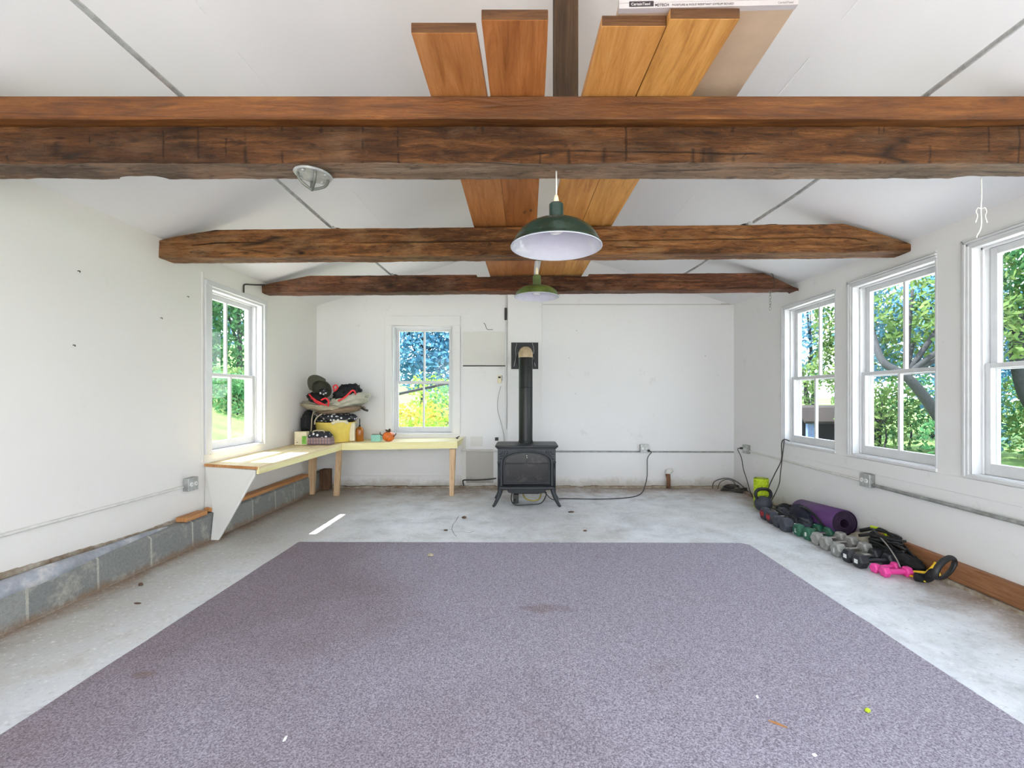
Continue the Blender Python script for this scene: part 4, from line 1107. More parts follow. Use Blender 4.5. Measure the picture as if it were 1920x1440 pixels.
# access panel
a = wall_pt(868, 622); b = wall_pt(950, 686)
t = thing('access_panel', 'square painted panel with dark gap along its bottom, between back window and stovepipe', 'panel', ((a.x + b.x) / 2, YB, b.z))
MB().box((a.x, YB - .007, b.z + .012), (b.x, YB - .0005, a.z)).build('board', M['panel'], t, bevel=.002)
MB().box((a.x, YB - .004, b.z - .008), (b.x, YB - .0005, b.z + .008)).build('gap_strip', M['dark_metal'], t)
for k, (px, py, l) in enumerate(((905, 612, .10), (918, 606, .05), (870, 619, .03))):
    pass
p = wall_pt(907, 613); mb = MB().tube(spline([(p.x, YB - .004, p.z + .05), (p.x + .02, YB - .012, p.z + .03), (p.x + .045, YB - .006, p.z - .03), (p.x + .12, YB - .005, p.z - .035)], 5), .0035, 6)
meta(mb.build('wire', M['dark_metal'], smooth=True), 'short bent wire sticking out above the square painted panel', 'wire')
# vertical conduit left of chase
x = (949 - 982) / 142.3
conduit([(x, YB - .012, CZ + 1.5), (x, YB - .012, CZ - .43)], .010, M['trim'], 'white painted vertical conduit beside the stovepipe chase', n=1)
mb = MB().box((x - .02, YB - .03, CZ + 1.0), (x + .012, YB - .001, CZ + 1.16)); meta(mb.build('wall_bracket', M['dark_metal'], bevel=.003), 'dark narrow metal bracket at the top of the white vertical conduit', 'bracket')
# horizontal conduits on the back wall
conduit([(.40, YB - .012, CZ - .725), (XR - .01, YB - .012, CZ - .733)], .010, M['grey_metal'], 'grey conduit along the back wall right of the stove')
conduit([(-.82, YB - .012, CZ - .712), (-.35, YB - .012, CZ - .722)], .010, M['pcond'], 'painted conduit along the back wall left of the stove')
def outlet(p, n, label, plug=None):
    """surface box with duplex face; n = direction out of wall"""
    p = Vector(p); n = Vector(n); z = Vector((0, 0, 1)); u = z.cross(n)
    t = thing('electrical_outlet', label, 'outlet', p)
    R = Matrix((u, n, z)).transposed().to_4x4(); Mx = Matrix.Translation(p) @ R
    MB().box((-.055, 0, -.052), (.055, .045, .052), Mx).build('box', M['grey_metal'], t, bevel=.006)
    MB().box((-.056, .045, -.053), (.056, .049, .053), Mx).build('cover_plate', M['galv'], t, bevel=.004)
    for s in (-1, 1):
        rc = MB().lathe([(.017, .049), (.017, .054), (.015, .056), (0, .056)], (0, 0, 0), 20)
        rc.v = [tuple(Mx @ Vector((v[0] + s * .024, v[2], v[1]))) for v in rc.v]
        f = rc.build('receptacle', M['white'], t)
        mb = MB()
        for d in (-1, 1): mb.box((s * .024 + d * .006 - .0012, .056, -.004), (s * .024 + d * .006 + .0012, .0568, .006), Mx)
        mb.build('slot', M['black'], f)
    return t
outlet(wall_pt(1207, 840), (0, -1, 0), 'grey metal outlet box on the back wall right of the stove')
outlet((XR, 5.757, CZ - .651), (-1, 0, 0), 'grey outlet box on the right wall close to the back corner')
outlet((XR, 3.73, CZ - .671), (-1, 0, 0), 'grey metal outlet box under the middle right-hand window')
outlet((XL, 3.79, CZ - .712), (1, 0, 0), 'grey metal outlet box on the left wall by the bench end')
conduit([(XR - .012, 3.79, CZ - .69), (XR - .012, 5.70, CZ - .672)], .010, M['pcond'], 'thin white painted conduit low on the right wall between its two outlet boxes')
conduit([(XR - .02, 3.67, CZ - .700), (XR - .02, 1.0, CZ - .705)], .013, M['grey_metal'], 'thick grey conduit on the right wall running from the outlet box towards the camera')
conduit([(XL + .012, 3.72, CZ - .724), (XL + .012, 0.9, CZ - .727)], .010, M['pcond'], 'white painted conduit along the left wall below the window level')
# plugs and cords
p = wall_pt(1211, 844); q = Vector((p.x + .02, YB - .075, p.z))
cordpts = [q, q + Vector((.03, -.005, -.02)), W(1214, 860, 6.08), W(1213.5, 890, 6.05), W(1209, 912, 6.0), FLR(1200, 928) + Vector((0, 0, .008)), FLR(1175, 934.5) + Vector((0, 0, .008)), FLR(1120, 937) + Vector((0, 0, .008)), FLR(1052, 936) + Vector((0, 0, .008)), (SX + .29, 5.30, .03), (SX + .20, 5.28, .12)]
t = thing('power_cord', 'dark power cord running from the back wall outlet over the floor to the stove', 'power cord', q)
MB().tube(spline(cordpts, 8), .0055, 8).build('cord', M['cable'], t, smooth=True)
MB().box(q + Vector((-.014, -.006, -.014)), q + Vector((.014, .018, .014))).build('plug', M['black'], t, bevel=.004)
# thermostat with wire
p = wall_pt(937, 711)
t = thing('thermostat', 'small beige thermostat on the back wall left of the stovepipe', 'thermostat', (p.x, YB, p.z - .05))
MB().box((p.x - .028, YB - .03, p.z - .052), (p.x + .024, YB - .001, p.z + .052)).build('housing', M['cream'], t, bevel=.006)
MB().box((p.x - .018, YB - .032, p.z + .012), (p.x + .014, YB - .030, p.z + .036)).build('display', M['black'], t, bevel=.001)
MB().box((p.x + .024, YB - .022, p.z - .02), (p.x + .034, YB - .004, p.z + .05)).build('side_clip', M['grey_metal'], t, bevel=.002)
wp = [W(939, 724, YB - .02), W(934, 745, YB - .012), W(933, 768, YB - .012), W(940, 795, YB - .012), W(945, 820, YB - .015), W(947, 850, YB - .02), W(949, 875, YB - .02)]
conduit(wp, .0032, M['cable_g'], 'thin grey wire hanging from the thermostat down behind the stove', 'cable', 'cable', n=8)
p = wall_pt(931.5, 823); mb = MB().box((p.x - .022, YB - .03, p.z - .022), (p.x + .022, YB - .001, p.z + .022)); meta(mb.build('wall_switch', M['dark_metal'], bevel=.004), 'small dark square box on the wall just left of the stove top', 'switch')
mb = MB().tube(spline([W(870, 913, YB - .02), W(868, 903, YB - .02), W(871, 900, YB - .025), W(890, 900, YB - .03), W(912, 899, YB - .04), W(930, 897, YB - .06)], 6), .009, 8)
meta(mb.build('gas_pipe', M['dark_metal'], smooth=True), 'dark low pipe running along the back wall behind the left of the stove', 'pipe')
# rusty stub pipe on back wall
p = wall_pt(1251, 884)
t = thing('pipe_stub', 'rusty stub pipe with broken elbow by the foot of the back wall', 'pipe', (p.x, YB - .06, 0))
MB().tube([(p.x, YB - .06, 0), (p.x, YB - .06, .12), (p.x - .01, YB - .06, .19)], [.024, .026, .03], 14).build('riser', M['rust'], t, smooth=True)
MB().tube([(p.x - .012, YB - .065, .185), (p.x - .004, YB - .05, .215), (p.x + .03, YB - .03, .222), (p.x + .05, YB - .004, .222)], [.034, .038, .034, .03], 14).build('elbow', M['panel'], t, smooth=True)
# nails
def nail(px, py, side, label, group=None, l=.03, tilt_=0):
    if side == 'L': Y = FPX * -XL / (982 - px); q = Vector((XL, Y, CZ + (743 - py) / FPX * Y)); n = Vector((1, 0, 0))
    elif side == 'R': Y = FPX * XR / (px - 982); q = Vector((XR, Y, CZ + (743 - py) / FPX * Y)); n = Vector((-1, 0, 0))
    else: q = wall_pt(px, py); n = Vector((0, -1, 0))
    mb = MB().tube([q, q + n * .012, q + n * .014 + Vector((0, 0, -l * .5))], .0028, 6)
    meta(mb.build('nail', M['dark_metal']), label, 'nail', group)
for px, py, w in ((146, 508, 'highest and farthest left of the nails'), (351, 556, 'the nail nearest the window'), (301, 596, 'second nail from the window'), (137, 647, 'the lowest nail')): nail(px, py, 'L', 'small dark nail in the left wall, ' + w, 'nails in the left wall', .018)
for px, py, w in ((1081, 620, 'highest, up by the seam'), (1067, 671, 'middle one of the left column'), (1079, 738, 'lowest one'), (1322, 667, 'the one farthest right')): nail(px, py, 'B', 'tiny dark nail in the back wall, ' + w, 'nails in the back wall', .014)

# coil of cable in the corner
c = FLR(1377, 921); t = thing('cable_coil', 'dark coil of cable lying on the floor in the back right corner', 'cable coil', c)
for k in range(5):
    pts = [c + Vector((.155 * math.cos(a) * (1 + .05 * math.sin(3 * a + k)) + .008 * k, .125 * math.sin(a), .012 + .009 * k + .012 * math.sin(2 * a + k))) for a in [2 * PI * j / 40 for j in range(40)]]
    MB().tube(pts, .0075, 8, closed=True).build('turn', M['cable'], t, smooth=True)
conduit([FLR(1336, 917) + Vector((0, 0, .01)), W(1338, 905, 5.95), W(1348, 899, 5.95), W(1366, 897, 5.95), W(1384, 905, 5.85), FLR(1404, 926) + Vector((0, 0, .02)), FLR(1416, 938) + Vector((0, 0, .01))], .0055, M['cable'], 'stiff dark wire arching up above the coil of cable', 'wire', 'wire', n=8)
conduit([FLR(1346, 918) + Vector((0, 0, .01)), W(1350, 905, 5.9), W(1362, 899, 5.9), W(1376, 903, 5.9), W(1378, 908, 5.85), FLR(1392, 922) + Vector((0, 0, .02))], .0045, M['cable'], 'second thin wire bent over the coil of cable', 'wire', 'wire', n=8)
# cord from corner outlet to the floor
q = Vector((XR - .065, 5.79, CZ - .645))
t = thing('power_cord', 'dark power cord hanging from the outlet near the back right corner', 'power cord', q)
MB().tube(spline([q, q + Vector((-.05, -.0, -.01)), W(1390, 858, 5.72), W(1394, 880, 5.6), W(1401, 902, 5.5), W(1406, 920, 5.35), FLR(1412, 935) + Vector((0, 0, .008))], 8), .005, 8).build('cord', M['cable'], t, smooth=True)
MB().box(q + Vector((-.02, -.013, -.012)), q + Vector((.013, .013, .014))).build('plug', M['black'], t, bevel=.004)
# cord over the window sill
Ys = 4.94
conduit([(XR + .03, Ys - .02, WZ0 + .03), (XR - .02, Ys - .02, WZ0 + .045), (XR - .04, Ys, WZ0 + .0), W(1465, 862, 4.9), W(1452, 890, 4.9), W(1441, 915, 4.95), FLR(1436, 945) + Vector((0, 0, .02))], .0055, M['cable'], 'dark cord coming over the far right-hand window sill and down to the floor', 'cable', 'cable', n=8)
conduit([(XR - .03, Ys - .03, WZ0 + .035), W(1467, 856, 4.88), W(1463, 890, 4.85), W(1461, 907, 4.83), W(1452, 928, 4.82), FLR(1446, 950) + Vector((0, .04, .02))], .005, M['cable'], 'second dark cord hanging in a kink below the far right-hand window', 'cable', 'cable', n=8)

# ---------------------------------------------------------------- corner benches
BZ = 0.635
t = thing('work_bench', 'long pale yellow bench along the left wall under its window', 'bench', (-2.46, 5.0, 0))
A = Vector((XL + .001, 3.99, BZ - .012)); B = Vector((-2.19, 3.86, BZ - .018)); C = Vector((-2.19, 5.618, BZ)); D = Vector((-2.19, YB - .002, BZ)); E = Vector((XL + .001, YB - .002, BZ))
def slab(pts, th, name, mat, parent, **k):
    mb = MB(); n = len(pts); vs = [Vector(p) for p in pts] + [Vector(p) - Vector((0, 0, th)) for p in pts]
    fs = [tuple(range(n)), tuple(range(n, 2*n))[::-1]] + [(i, (i+1) % n, n + (i+1) % n, n + i) for i in range(n)]
    return mb.add(vs, fs).build(name, mat, parent, **k)
# three boards of the top
wd = .54 / 3
for i in range(3):
    xa, xb = XL + .001 + i * wd, XL + .001 + (i + 1) * wd - (.0015 if i < 2 else -.0002)
    f0, f1 = (xa - XL) / .54, (xb - XL) / .54
    slab([A.lerp(B, f0), A.lerp(B, f1), (xb, C.y, BZ), (xb, YB - .002, BZ), (xa, YB - .002, BZ)], .02, 'top_board', M['bench_top'], t, bevel=.001)
MB().add([B + Vector((-.022, .004, -.02)), B + Vector((0, 0, -.0)), C + Vector((0, .0, 0)), C + Vector((-.022, 0, -.02)),
          B + Vector((-.022, .004, -.060)), B + Vector((0, 0, -.060)), C + Vector((0, .0, -.082)), C + Vector((-.022, 0, -.082))],
         [(0, 1, 2, 3), (7, 6, 5, 4), (0, 4, 5, 1), (1, 5, 6, 2), (2, 6, 7, 3), (3, 7, 4, 0)]).build('front_rail', M['fascia_y'], t)
# pale brown board end along the near edge
MB().add([A + Vector((0, -.004, 0)), B + Vector((-.01, -.003, 0)), B + Vector((-.01, .0, 0)), A, A + Vector((0, -.004, -.024)), B + Vector((-.01, -.003, -.024)), B + Vector((-.01, 0, -.024)), A + Vector((0, 0, -.024))],
         [(0, 1, 2, 3), (7, 6, 5, 4), (0, 4, 5, 1), (1, 5, 6, 2), (2, 6, 7, 3), (3, 7, 4, 0)]).build('end_strip', M['strip'], t, label='brown strip on the near end')
# painted plywood gusset
g0 = FLR(404, 1013)
MB().prism([A + Vector((.004, .004, -.022)), B + Vector((-.03, .004, -.030)), B + Vector((-.035, .006, -.075)), Vector((-2.535, 3.875, .004)), Vector((-2.605, 3.885, .004)), Vector((-2.612, 3.93, .22)), Vector((XL + .004, 3.985, .23))], (0, .018, 0)).build('end_panel', M['panel'], t, bevel=.001, label='triangular off-white plywood end panel')
t2 = thing('work_bench', 'short pale yellow bench along the back wall under its window', 'bench', (-1.5, 5.88, 0))
R1 = Vector((-.80, 5.62, BZ + .022)); R2 = Vector((-.79, YB - .002, BZ + .022)); C2 = Vector((-2.189, 5.618, BZ)); D2 = Vector((-2.189, YB - .002, BZ))
for i in range(3):
    f0, f1 = i / 3, (i + 1) / 3 - (.003 if i < 2 else 0)
    slab([C2.lerp(D2, f0), R1.lerp(R2, f0), R1.lerp(R2, f1), C2.lerp(D2, f1)], .02, 'top_board', M['bench_top_x'], t2, bevel=.001)
def bar8(a, b, th, h, name, mat, parent, **k):
    a = Vector(a); b = Vector(b); d = Vector((b.y - a.y, a.x - b.x, 0)).normalized() * th; z = Vector((0, 0, -h))
    return MB().add([a, b, b + d, a + d, a + z, b + z, b + d + z, a + d + z], [(0, 1, 2, 3), (7, 6, 5, 4), (0, 4, 5, 1), (1, 5, 6, 2), (2, 6, 7, 3), (3, 7, 4, 0)]).build(name, mat, parent, **k)
bar8(C2 + Vector((0.0, -.001, -.006)), R1 + Vector((0, -.001, -.006)), -.022, .078, 'front_rail', M['fascia'], t2)
bar8(R1 + Vector((-.022, .02, -.02)), R2 + Vector((-.022, 0, -.02)), -.02, .062, 'end_rail', M['fascia_y'], t2)
def leg(px, pyf, X2, Y2, w, parent, wt=None):
    f = FLR(px, pyf); wt = wt or w
    top = Vector((X2, Y2, BZ - .075))
    vs = []
    for c, ww in ((f, w), (top, wt)):
        for dx, dy in ((-1, -1), (1, -1), (1, 1), (-1, 1)): vs.append(c + Vector((dx * ww / 2, dy * .022, 0)))
    MB().add(vs, [(0, 3, 2, 1), (4, 5, 6, 7), (0, 1, 5, 4), (1, 2, 6, 5), (2, 3, 7, 6), (3, 0, 4, 7)]).build('leg', M['pine'], parent, bevel=.002)
leg(631, 929, -2.235, 5.66, .062, t)
leg(583, 926.5, -2.585, 5.74, .085, t)
leg(847, 929.5, -.86, 5.665, .050, t2, .075)
# wooden strip on top of the block ledge
mb = MB().box((XL + .03, 3.62, .222), (-2.615, 3.86, .258)); meta(mb.build('wood_strip', M['strip'], bevel=.003), 'short orange-brown wood strip on the block ledge in front of the bench', 'wood strip')
mb = MB().box((-2.70, 3.94, .224), (-2.612, 5.66, .258)); meta(mb.build('wood_strip', M['strip'], bevel=.003), 'long orange-brown wood strip on the block ledge under the long bench', 'wood strip')
mb = MB().box((-2.61, 5.96, 0.0), (-2.50, YB - .06, .26)); meta(mb.build('wood_block', wood('dark_scrap', srgb(70, 48, 34), srgb(110, 80, 58), srgb(140, 106, 80), 'Z', 1, .8, .5), bevel=.005), 'dark scrap of wood standing in the corner under the benches', 'wood block')

# ---------------------------------------------------------------- things on the benches
def on_bench(px, Y): return Vector(((px - 982) / FPX * Y, Y, BZ))
# milk-white and green carton
p = on_bench(565.5, 5.43)
t = thing('carton', 'small white carton with green printed side, leftmost on the bench corner', 'carton', p)
MB().box(p + Vector((-.07, -.03, .001)), p + Vector((.07, .05, .155))).build('body', M['cream'], t, bevel=.003)
MB().box(p + Vector((.018, -.0312, .012)), p + Vector((.068, -.0303, .105))).build('green_label', M['lgreen'], t, label='green printed label')
MB().box(p + Vector((-.045, -.0312, .028)), p + Vector((-.03, -.0303, .036))).build('print', M['leafbrown'], t)
# plaid lunch bag
p = on_bench(601, 5.50)
t = thing('lunch_bag', 'small plaid lunch bag with black top, standing before the yellow tub', 'bag', p)
def frust(b, tpz, M1, name, mat, parent, **k):
    (ax, ay), (bx_, by_) = b, M1
    vs = [p + Vector((sx * ax, sy * ay, tpz[0])) for sx, sy in ((-1, -1), (1, -1), (1, 1), (-1, 1))] + [p + Vector((sx * bx_, sy * by_, tpz[1])) for sx, sy in ((-1, -1), (1, -1), (1, 1), (-1, 1))]
    return MB().add(vs, [(0, 3, 2, 1), (4, 5, 6, 7), (0, 1, 5, 4), (1, 2, 6, 5), (2, 3, 7, 6), (3, 0, 4, 7)]).build(name, mat, parent, **k)
frust((.148, .07), (.001, .085), (.135, .066), 'body', M['plaid'], t, bevel=.012)
frust((.137, .067), (.085, .150), (.095, .045), 'lid', M['dots'], t, bevel=.012)
MB().tube(spline([p + Vector((-.07, -.05, .14)), p + Vector((-.05, -.052, .162)), p + Vector((.05, -.052, .165)), p + Vector((.07, -.05, .14))], 6), .007, 8, flat=(1, .5)).build('handle', M['kh'], t, smooth=True)
MB().tube(spline([p + Vector((.06, -.04, .15)), p + Vector((.10, -.06, .14)), p + Vector((.125, -.062, .10))], 6), .006, 8).build('strap', M['navy'], t, smooth=True)
# yellow tub
p = on_bench(629, 5.84)
t = thing('plastic_tub', 'yellow oval plastic tub overflowing with clothes in the bench corner', 'tub', p)
MB().lathe([(0, .002), (.195, .002), (.205, .012), (.243, .225), (.252, .236), (.252, .246), (.240, .246), (.225, .20), (.19, .02), (0, .02)], p, 48, None, 1, .82).build('body', M['tub'], t, smooth=True, auto=40)
MB().box(p + Vector((.20, -.075, .01)), p + Vector((.262, -.02, .24)), ).build('side_handle', M['cream'], t, bevel=.01, label='cream side handle')
MB().tube(spline([p + Vector((.04, -.212, .235)), p + Vector((.10, -.205, .262)), p + Vector((.17, -.16, .262)), p + Vector((.20, -.12, .235))], 6), .012, 8, flat=(1.6, .6)).build('rim_lip', M['cream'], t, smooth=True)
# cloths
def cloth(name, label, cat, px, py, Y, rad, mat, seed, amp=.3, freq=2.2, rot=0.0, ridged=True, parent=None, rings=26, seg=44):
    c = W(px, py, Y)
    mb = MB().blob(c, rad, seed, amp, freq, seg, rings, Matrix.Rotation(rot, 4, 'Y'), ridged)
    o = mb.build(name, mat, parent, smooth=True)
    if label: meta(o, label, cat)
    return o
cloth('patterned_cloth', 'black cloth with white spots stuffed in the top of the yellow tub', 'cloth', 630, 783, 5.82, (.245, .19, .062), M['dots'], 3, .22, 1.8)
cloth('jacket', 'taupe folded garment lying above the spotted cloth', 'clothing', 640, 769, 5.82, (.27, .19, .042), M['kh2'], 5, .3, 2.0, -.12)
cloth('jacket', 'pale khaki crumpled garment draped over the left of the heap', 'clothing', 607, 762, 5.78, (.23, .19, .055), M['kh'], 8, .35, 2.2, .12)
cloth('jacket', 'grey-green crumpled jacket with pointed fold at the right of the heap', 'clothing', 655, 751, 5.84, (.23, .18, .085), M['greycloth'], 11, .4, 2.0, -.25)
mb = MB().prism([W(672, 748, 5.80), W(687, 742, 5.78), W(691, 745, 5.78), W(678, 757, 5.80)], (0, .03, 0)); meta(mb.build('cloth_corner', M['greycloth'], bevel=.004), 'stiff grey fold jutting out right of the heap of clothes', 'cloth')
mb = MB().tube(spline([W(676, 763, 5.8), W(683, 768, 5.78), W(690, 770, 5.78)], 5), .014, 8); meta(mb.build('umbrella_handle', M['dark_metal'], smooth=True), 'dark end poking out right of the heap above the amber bottle', 'handle')
cloth('jacket', 'black sports jacket with red piping on top of the heap', 'clothing', 652, 737, 5.80, (.15, .14, .095), M['blackcloth'], 14, .4, 2.0, -.3)
mb = MB().tube(spline([W(634, 752, 5.64), W(645, 746, 5.62), W(655, 737, 5.62), W(661, 732, 5.63), W(665, 734, 5.64), W(667, 740, 5.66)], 8), .011, 8, flat=(1, .6)); meta(mb.build('red_piping', M['redcloth'], smooth=True), 'red piping curving over the right side of the black jacket', 'piping')
cloth('glove', 'dark red and black padded glove left of the black jacket', 'glove', 596, 748, 5.72, (.115, .12, .06), M['blackcloth'], 19, .3, 2.0, .4)
for (pts, w), wl_ in zip((([W(579, 739, 5.6), W(588, 748, 5.58), W(600, 755, 5.58), W(612, 760, 5.6)], .011), ([W(583, 746, 5.6), W(592, 754, 5.58), W(602, 759, 5.6)], .009), ([W(602, 750, 5.58), W(611, 747, 5.57), W(616, 753, 5.57), W(615, 762, 5.59)], .011)), ('longest and uppermost one', 'shorter one below the longest', 'hooked one beside the black jacket')):
    mb = MB().tube(spline(pts, 8), w, 8, flat=(1, .6)); o = mb.build('red_strap', M['redcloth'], smooth=True); meta(o, 'red edging strap of the dark glove, ' + wl_, 'strap', 'red straps on the dark glove')
mb = MB().tube(spline([W(627, 730, 5.62), W(625, 725, 5.61), W(630, 722, 5.61), W(633, 727, 5.62), W(628, 733, 5.63), W(625, 731, 5.63)], 6), .009, 8); meta(mb.build('lanyard', M['redcloth'], smooth=True), 'small red loop of cord at the top centre of the heap', 'cord')
# cap: open shell seen from below with brim
cc = W(603, 730, 5.66); t = thing('cap', 'dark olive-grey cap turned up on top of the clothes heap', 'cap', cc)
Mc = Matrix.Rotation(math.radians(-32), 4, 'Y') @ Matrix.Rotation(math.radians(-62), 4, 'X') @ Matrix.Rotation(PI, 4, 'Z')
sh = [(0, .115), (.05, .105), (.085, .075), (.105, .03), (.108, 0), (.101, 0), (.098, .03), (.078, .07), (.045, .097), (0, .106)]
MB().lathe(sh, cc, 32, Mc, 1.0, 1.15).build('crown', M['capcloth'], t, smooth=True)
br = []
for i in range(13):
    a = PI * (.12 + .76 * i / 12); br.append(Vector((.108 * math.cos(a), .124 * math.sin(a), 0)))
for i in range(13):
    a = PI * (.88 - .76 * i / 12); br.append(Vector((.125 * math.cos(a), .205 * math.sin(a), .012 * math.sin(a))))
MB().prism([Mc @ v + cc for v in br], Mc @ Vector((0, 0, .005))).build('brim', M['capcloth'], t, bevel=.001)
MB().blob(cc + Vector((.02, -.01, -.03)), (.05, .025, .036), 23, .5, 3, 20, 14).build('lining_label', M['dots'], t, smooth=True, label='black and white lining')
cloth('bag', 'dark shiny bag squeezed between the yellow tub and the left wall', 'bag', 579, 795, 5.72, (.072, .12, .155), M['blackcloth'], 29, .25, 2.4, 0)
mb = MB().tube(spline([W(588, 772, 5.60), W(585, 785, 5.58), W(584, 800, 5.57), W(583, 812, 5.56)], 6), .014, 8, flat=(.3, 1)); meta(mb.build('canvas_strap', M['kh'], smooth=True), 'beige canvas strap hanging down at the left of the yellow tub', 'strap')
mb = MB().tube(spline([W(604, 776, 5.60), W(596, 781, 5.58), W(591, 788, 5.57), W(590, 796, 5.57)], 6), .008, 8); meta(mb.build('cream_cord', M['kh'], smooth=True), 'thin cream cord curving beside the beige canvas strap', 'cord')
# amber bottle
p = Vector(((674.5 - 982) / FPX * 5.85, 5.85, BZ + .003))
t = thing('bottle', 'amber bottle with a black pump top right of the yellow tub', 'bottle', p)
MB().lathe([(.044, 0), (.048, .008), (.048, .13), (.044, .155), (.026, .175), (.02, .18)], p, 24).build('body', M['amber'], t, smooth=True, auto=50)
MB().lathe([(.012, .18), (.012, .20), (.006, .205), (.006, .265), (.003, .285)], p, 12).build('pump', M['black'], t, smooth=True)
# teal box, stick
p = Vector(((706 - 982) / FPX * 5.80, 5.80, BZ + .004))
mb = MB().box(p + Vector((-.06, -.03, 0)), p + Vector((.058, .045, .085))); meta(mb.build('small_box', M['teal'], bevel=.004), 'small pale teal box left of the orange pumpkin', 'box')
mb = MB().tube([p + Vector((-.05, -.02, .0895)), p + Vector((.06, -.012, .0895))], .0045, 6); meta(mb.build('stick', M['kh2']), 'thin brown stick lying on the pale teal box', 'stick')
# pumpkin
p = Vector(((728.5 - 982) / FPX * 5.78, 5.78, BZ + .006))
t = thing('pumpkin', 'small orange ribbed pumpkin decoration with dry brown leaves, before the back window', 'pumpkin', p)
mb = MB(); vs = []; fs = []; seg, rings = 48, 16
for i in range(rings + 1):
    th = PI * i / rings
    for k in range(seg):
        a = 2 * PI * k / seg; r = .072 * math.sin(th) ** .8 * (1 + .10 * abs(math.cos(4 * a)) - .05) if 0 < i < rings else 0
        vs.append(p + Vector((r * math.cos(a), r * math.sin(a), .062 - .060 * math.cos(th) * (1 - .15 * (i in (0, rings))))))
for i in range(rings):
    for k in range(seg): l = (k + 1) % seg; fs.append((i*seg+k, i*seg+l, (i+1)*seg+l, (i+1)*seg+k))
mb.add(vs, fs).build('body', M['orange'], t, smooth=True)
MB().tube(spline([p + Vector((0, 0, .115)), p + Vector((.004, 0, .14)), p + Vector((.018, 0, .155))], 4), .009, 8).build('stem', M['leafbrown'], t, smooth=True)
random.seed(4)
for k in range(9):
    a = random.random() * 2 * PI; el = random.uniform(.1, .9); b = p + Vector((0, 0, .118)); d = Vector((math.cos(a) * math.cos(el), math.sin(a) * math.cos(el), math.sin(el) * .8)); u = d.orthogonal().normalized() * .014; L = random.uniform(.035, .065)
    MB().add([b, b + d * L * .5 + u, b + d * L, b + d * L * .5 - u, b + Vector((0, 0, .002)), b + d * L * .5 + u + Vector((0, 0, .003)), b + d * L + Vector((0, 0, .002)), b + d * L * .5 - u + Vector((0, 0, .003))], [(0, 1, 2, 3), (7, 6, 5, 4), (0, 4, 5, 1), (1, 5, 6, 2), (2, 6, 7, 3), (3, 7, 4, 0)]).build('leaf', M['leafbrown'], t)
for s, z in ((-1, .07), (1, .06)):
    MB().tube(spline([p + Vector((s * .06, -.02, z)), p + Vector((s * .09, -.03, z + .02)), p + Vector((s * .10, -.02, z + .045))], 5), .006, 6).build('twig', M['leafbrown'], t, smooth=True)
p = Vector((-.85, 5.95, BZ + .022)); mb = MB().blob(p + Vector((0, 0, .012)), (.016, .012, .011), 4, .2, 2, 12, 8); mb.tube([p + Vector((.0, 0, .015)), p + Vector((.03, 0, .035))], .006, 6)
meta(mb.build('hook', M['dark_metal'], smooth=True), 'small dark hook lying at the right end of the back bench', 'hook')

# ---------------------------------------------------------------- exercise gear along the right wall
p = FLR(1425.5, 951); p.x += .01
t = thing('foam_roller', 'lime green ridged foam roller standing on end in the right corner', 'foam roller', p)
mb = MB(); vs = []; fs = []; seg, rings = 56, 44
for i in range(rings + 1):
    z = .315 * i / rings
    for k in range(seg):
        a = 2 * PI * k / seg; g = .0045 * (1 if (math.sin(a * 7 + (i // 5) * 1.2) > -.2) else -1) * (1 if i % 5 else -1); r = .071 + (g if 1 < i < rings - 1 else 0)
        vs.append(p + Vector((r * math.cos(a), r * math.sin(a), z)))
for i in range(rings):
    for k in range(seg): l = (k + 1) % seg; fs.append((i*seg+k, i*seg+l, (i+1)*seg+l, (i+1)*seg+k))
fs += [tuple(range(seg))[::-1]]
mb.add(vs, fs); mb.lathe([(.071, .315), (.052, .315), (.052, .20), (0, .20)], p, 40)
mb.build('body', M['lime'], t)
# kettlebell
p = FLR(1431, 958); p.y += .0
t = thing('kettlebell', 'black kettlebell standing in front of the lime green roller', 'kettlebell', p)
MB().blob(p + Vector((0, 0, .075)), (.088, .088, .082), 0, 0, 1, 40, 24, flatb=.074).build('bell', M['dbgrey'], t, smooth=True)
hp = [p + Vector(v) for v in ((-.05, 0, .12), (-.078, 0, .155), (-.074, 0, .20), (-.045, 0, .225), (0, 0, .229), (.045, 0, .225), (.074, 0, .20), (.078, 0, .155), (.05, 0, .12))]
MB().tube(spline(hp, 6), .0165, 12).build('handle', M['black'], t, smooth=True)

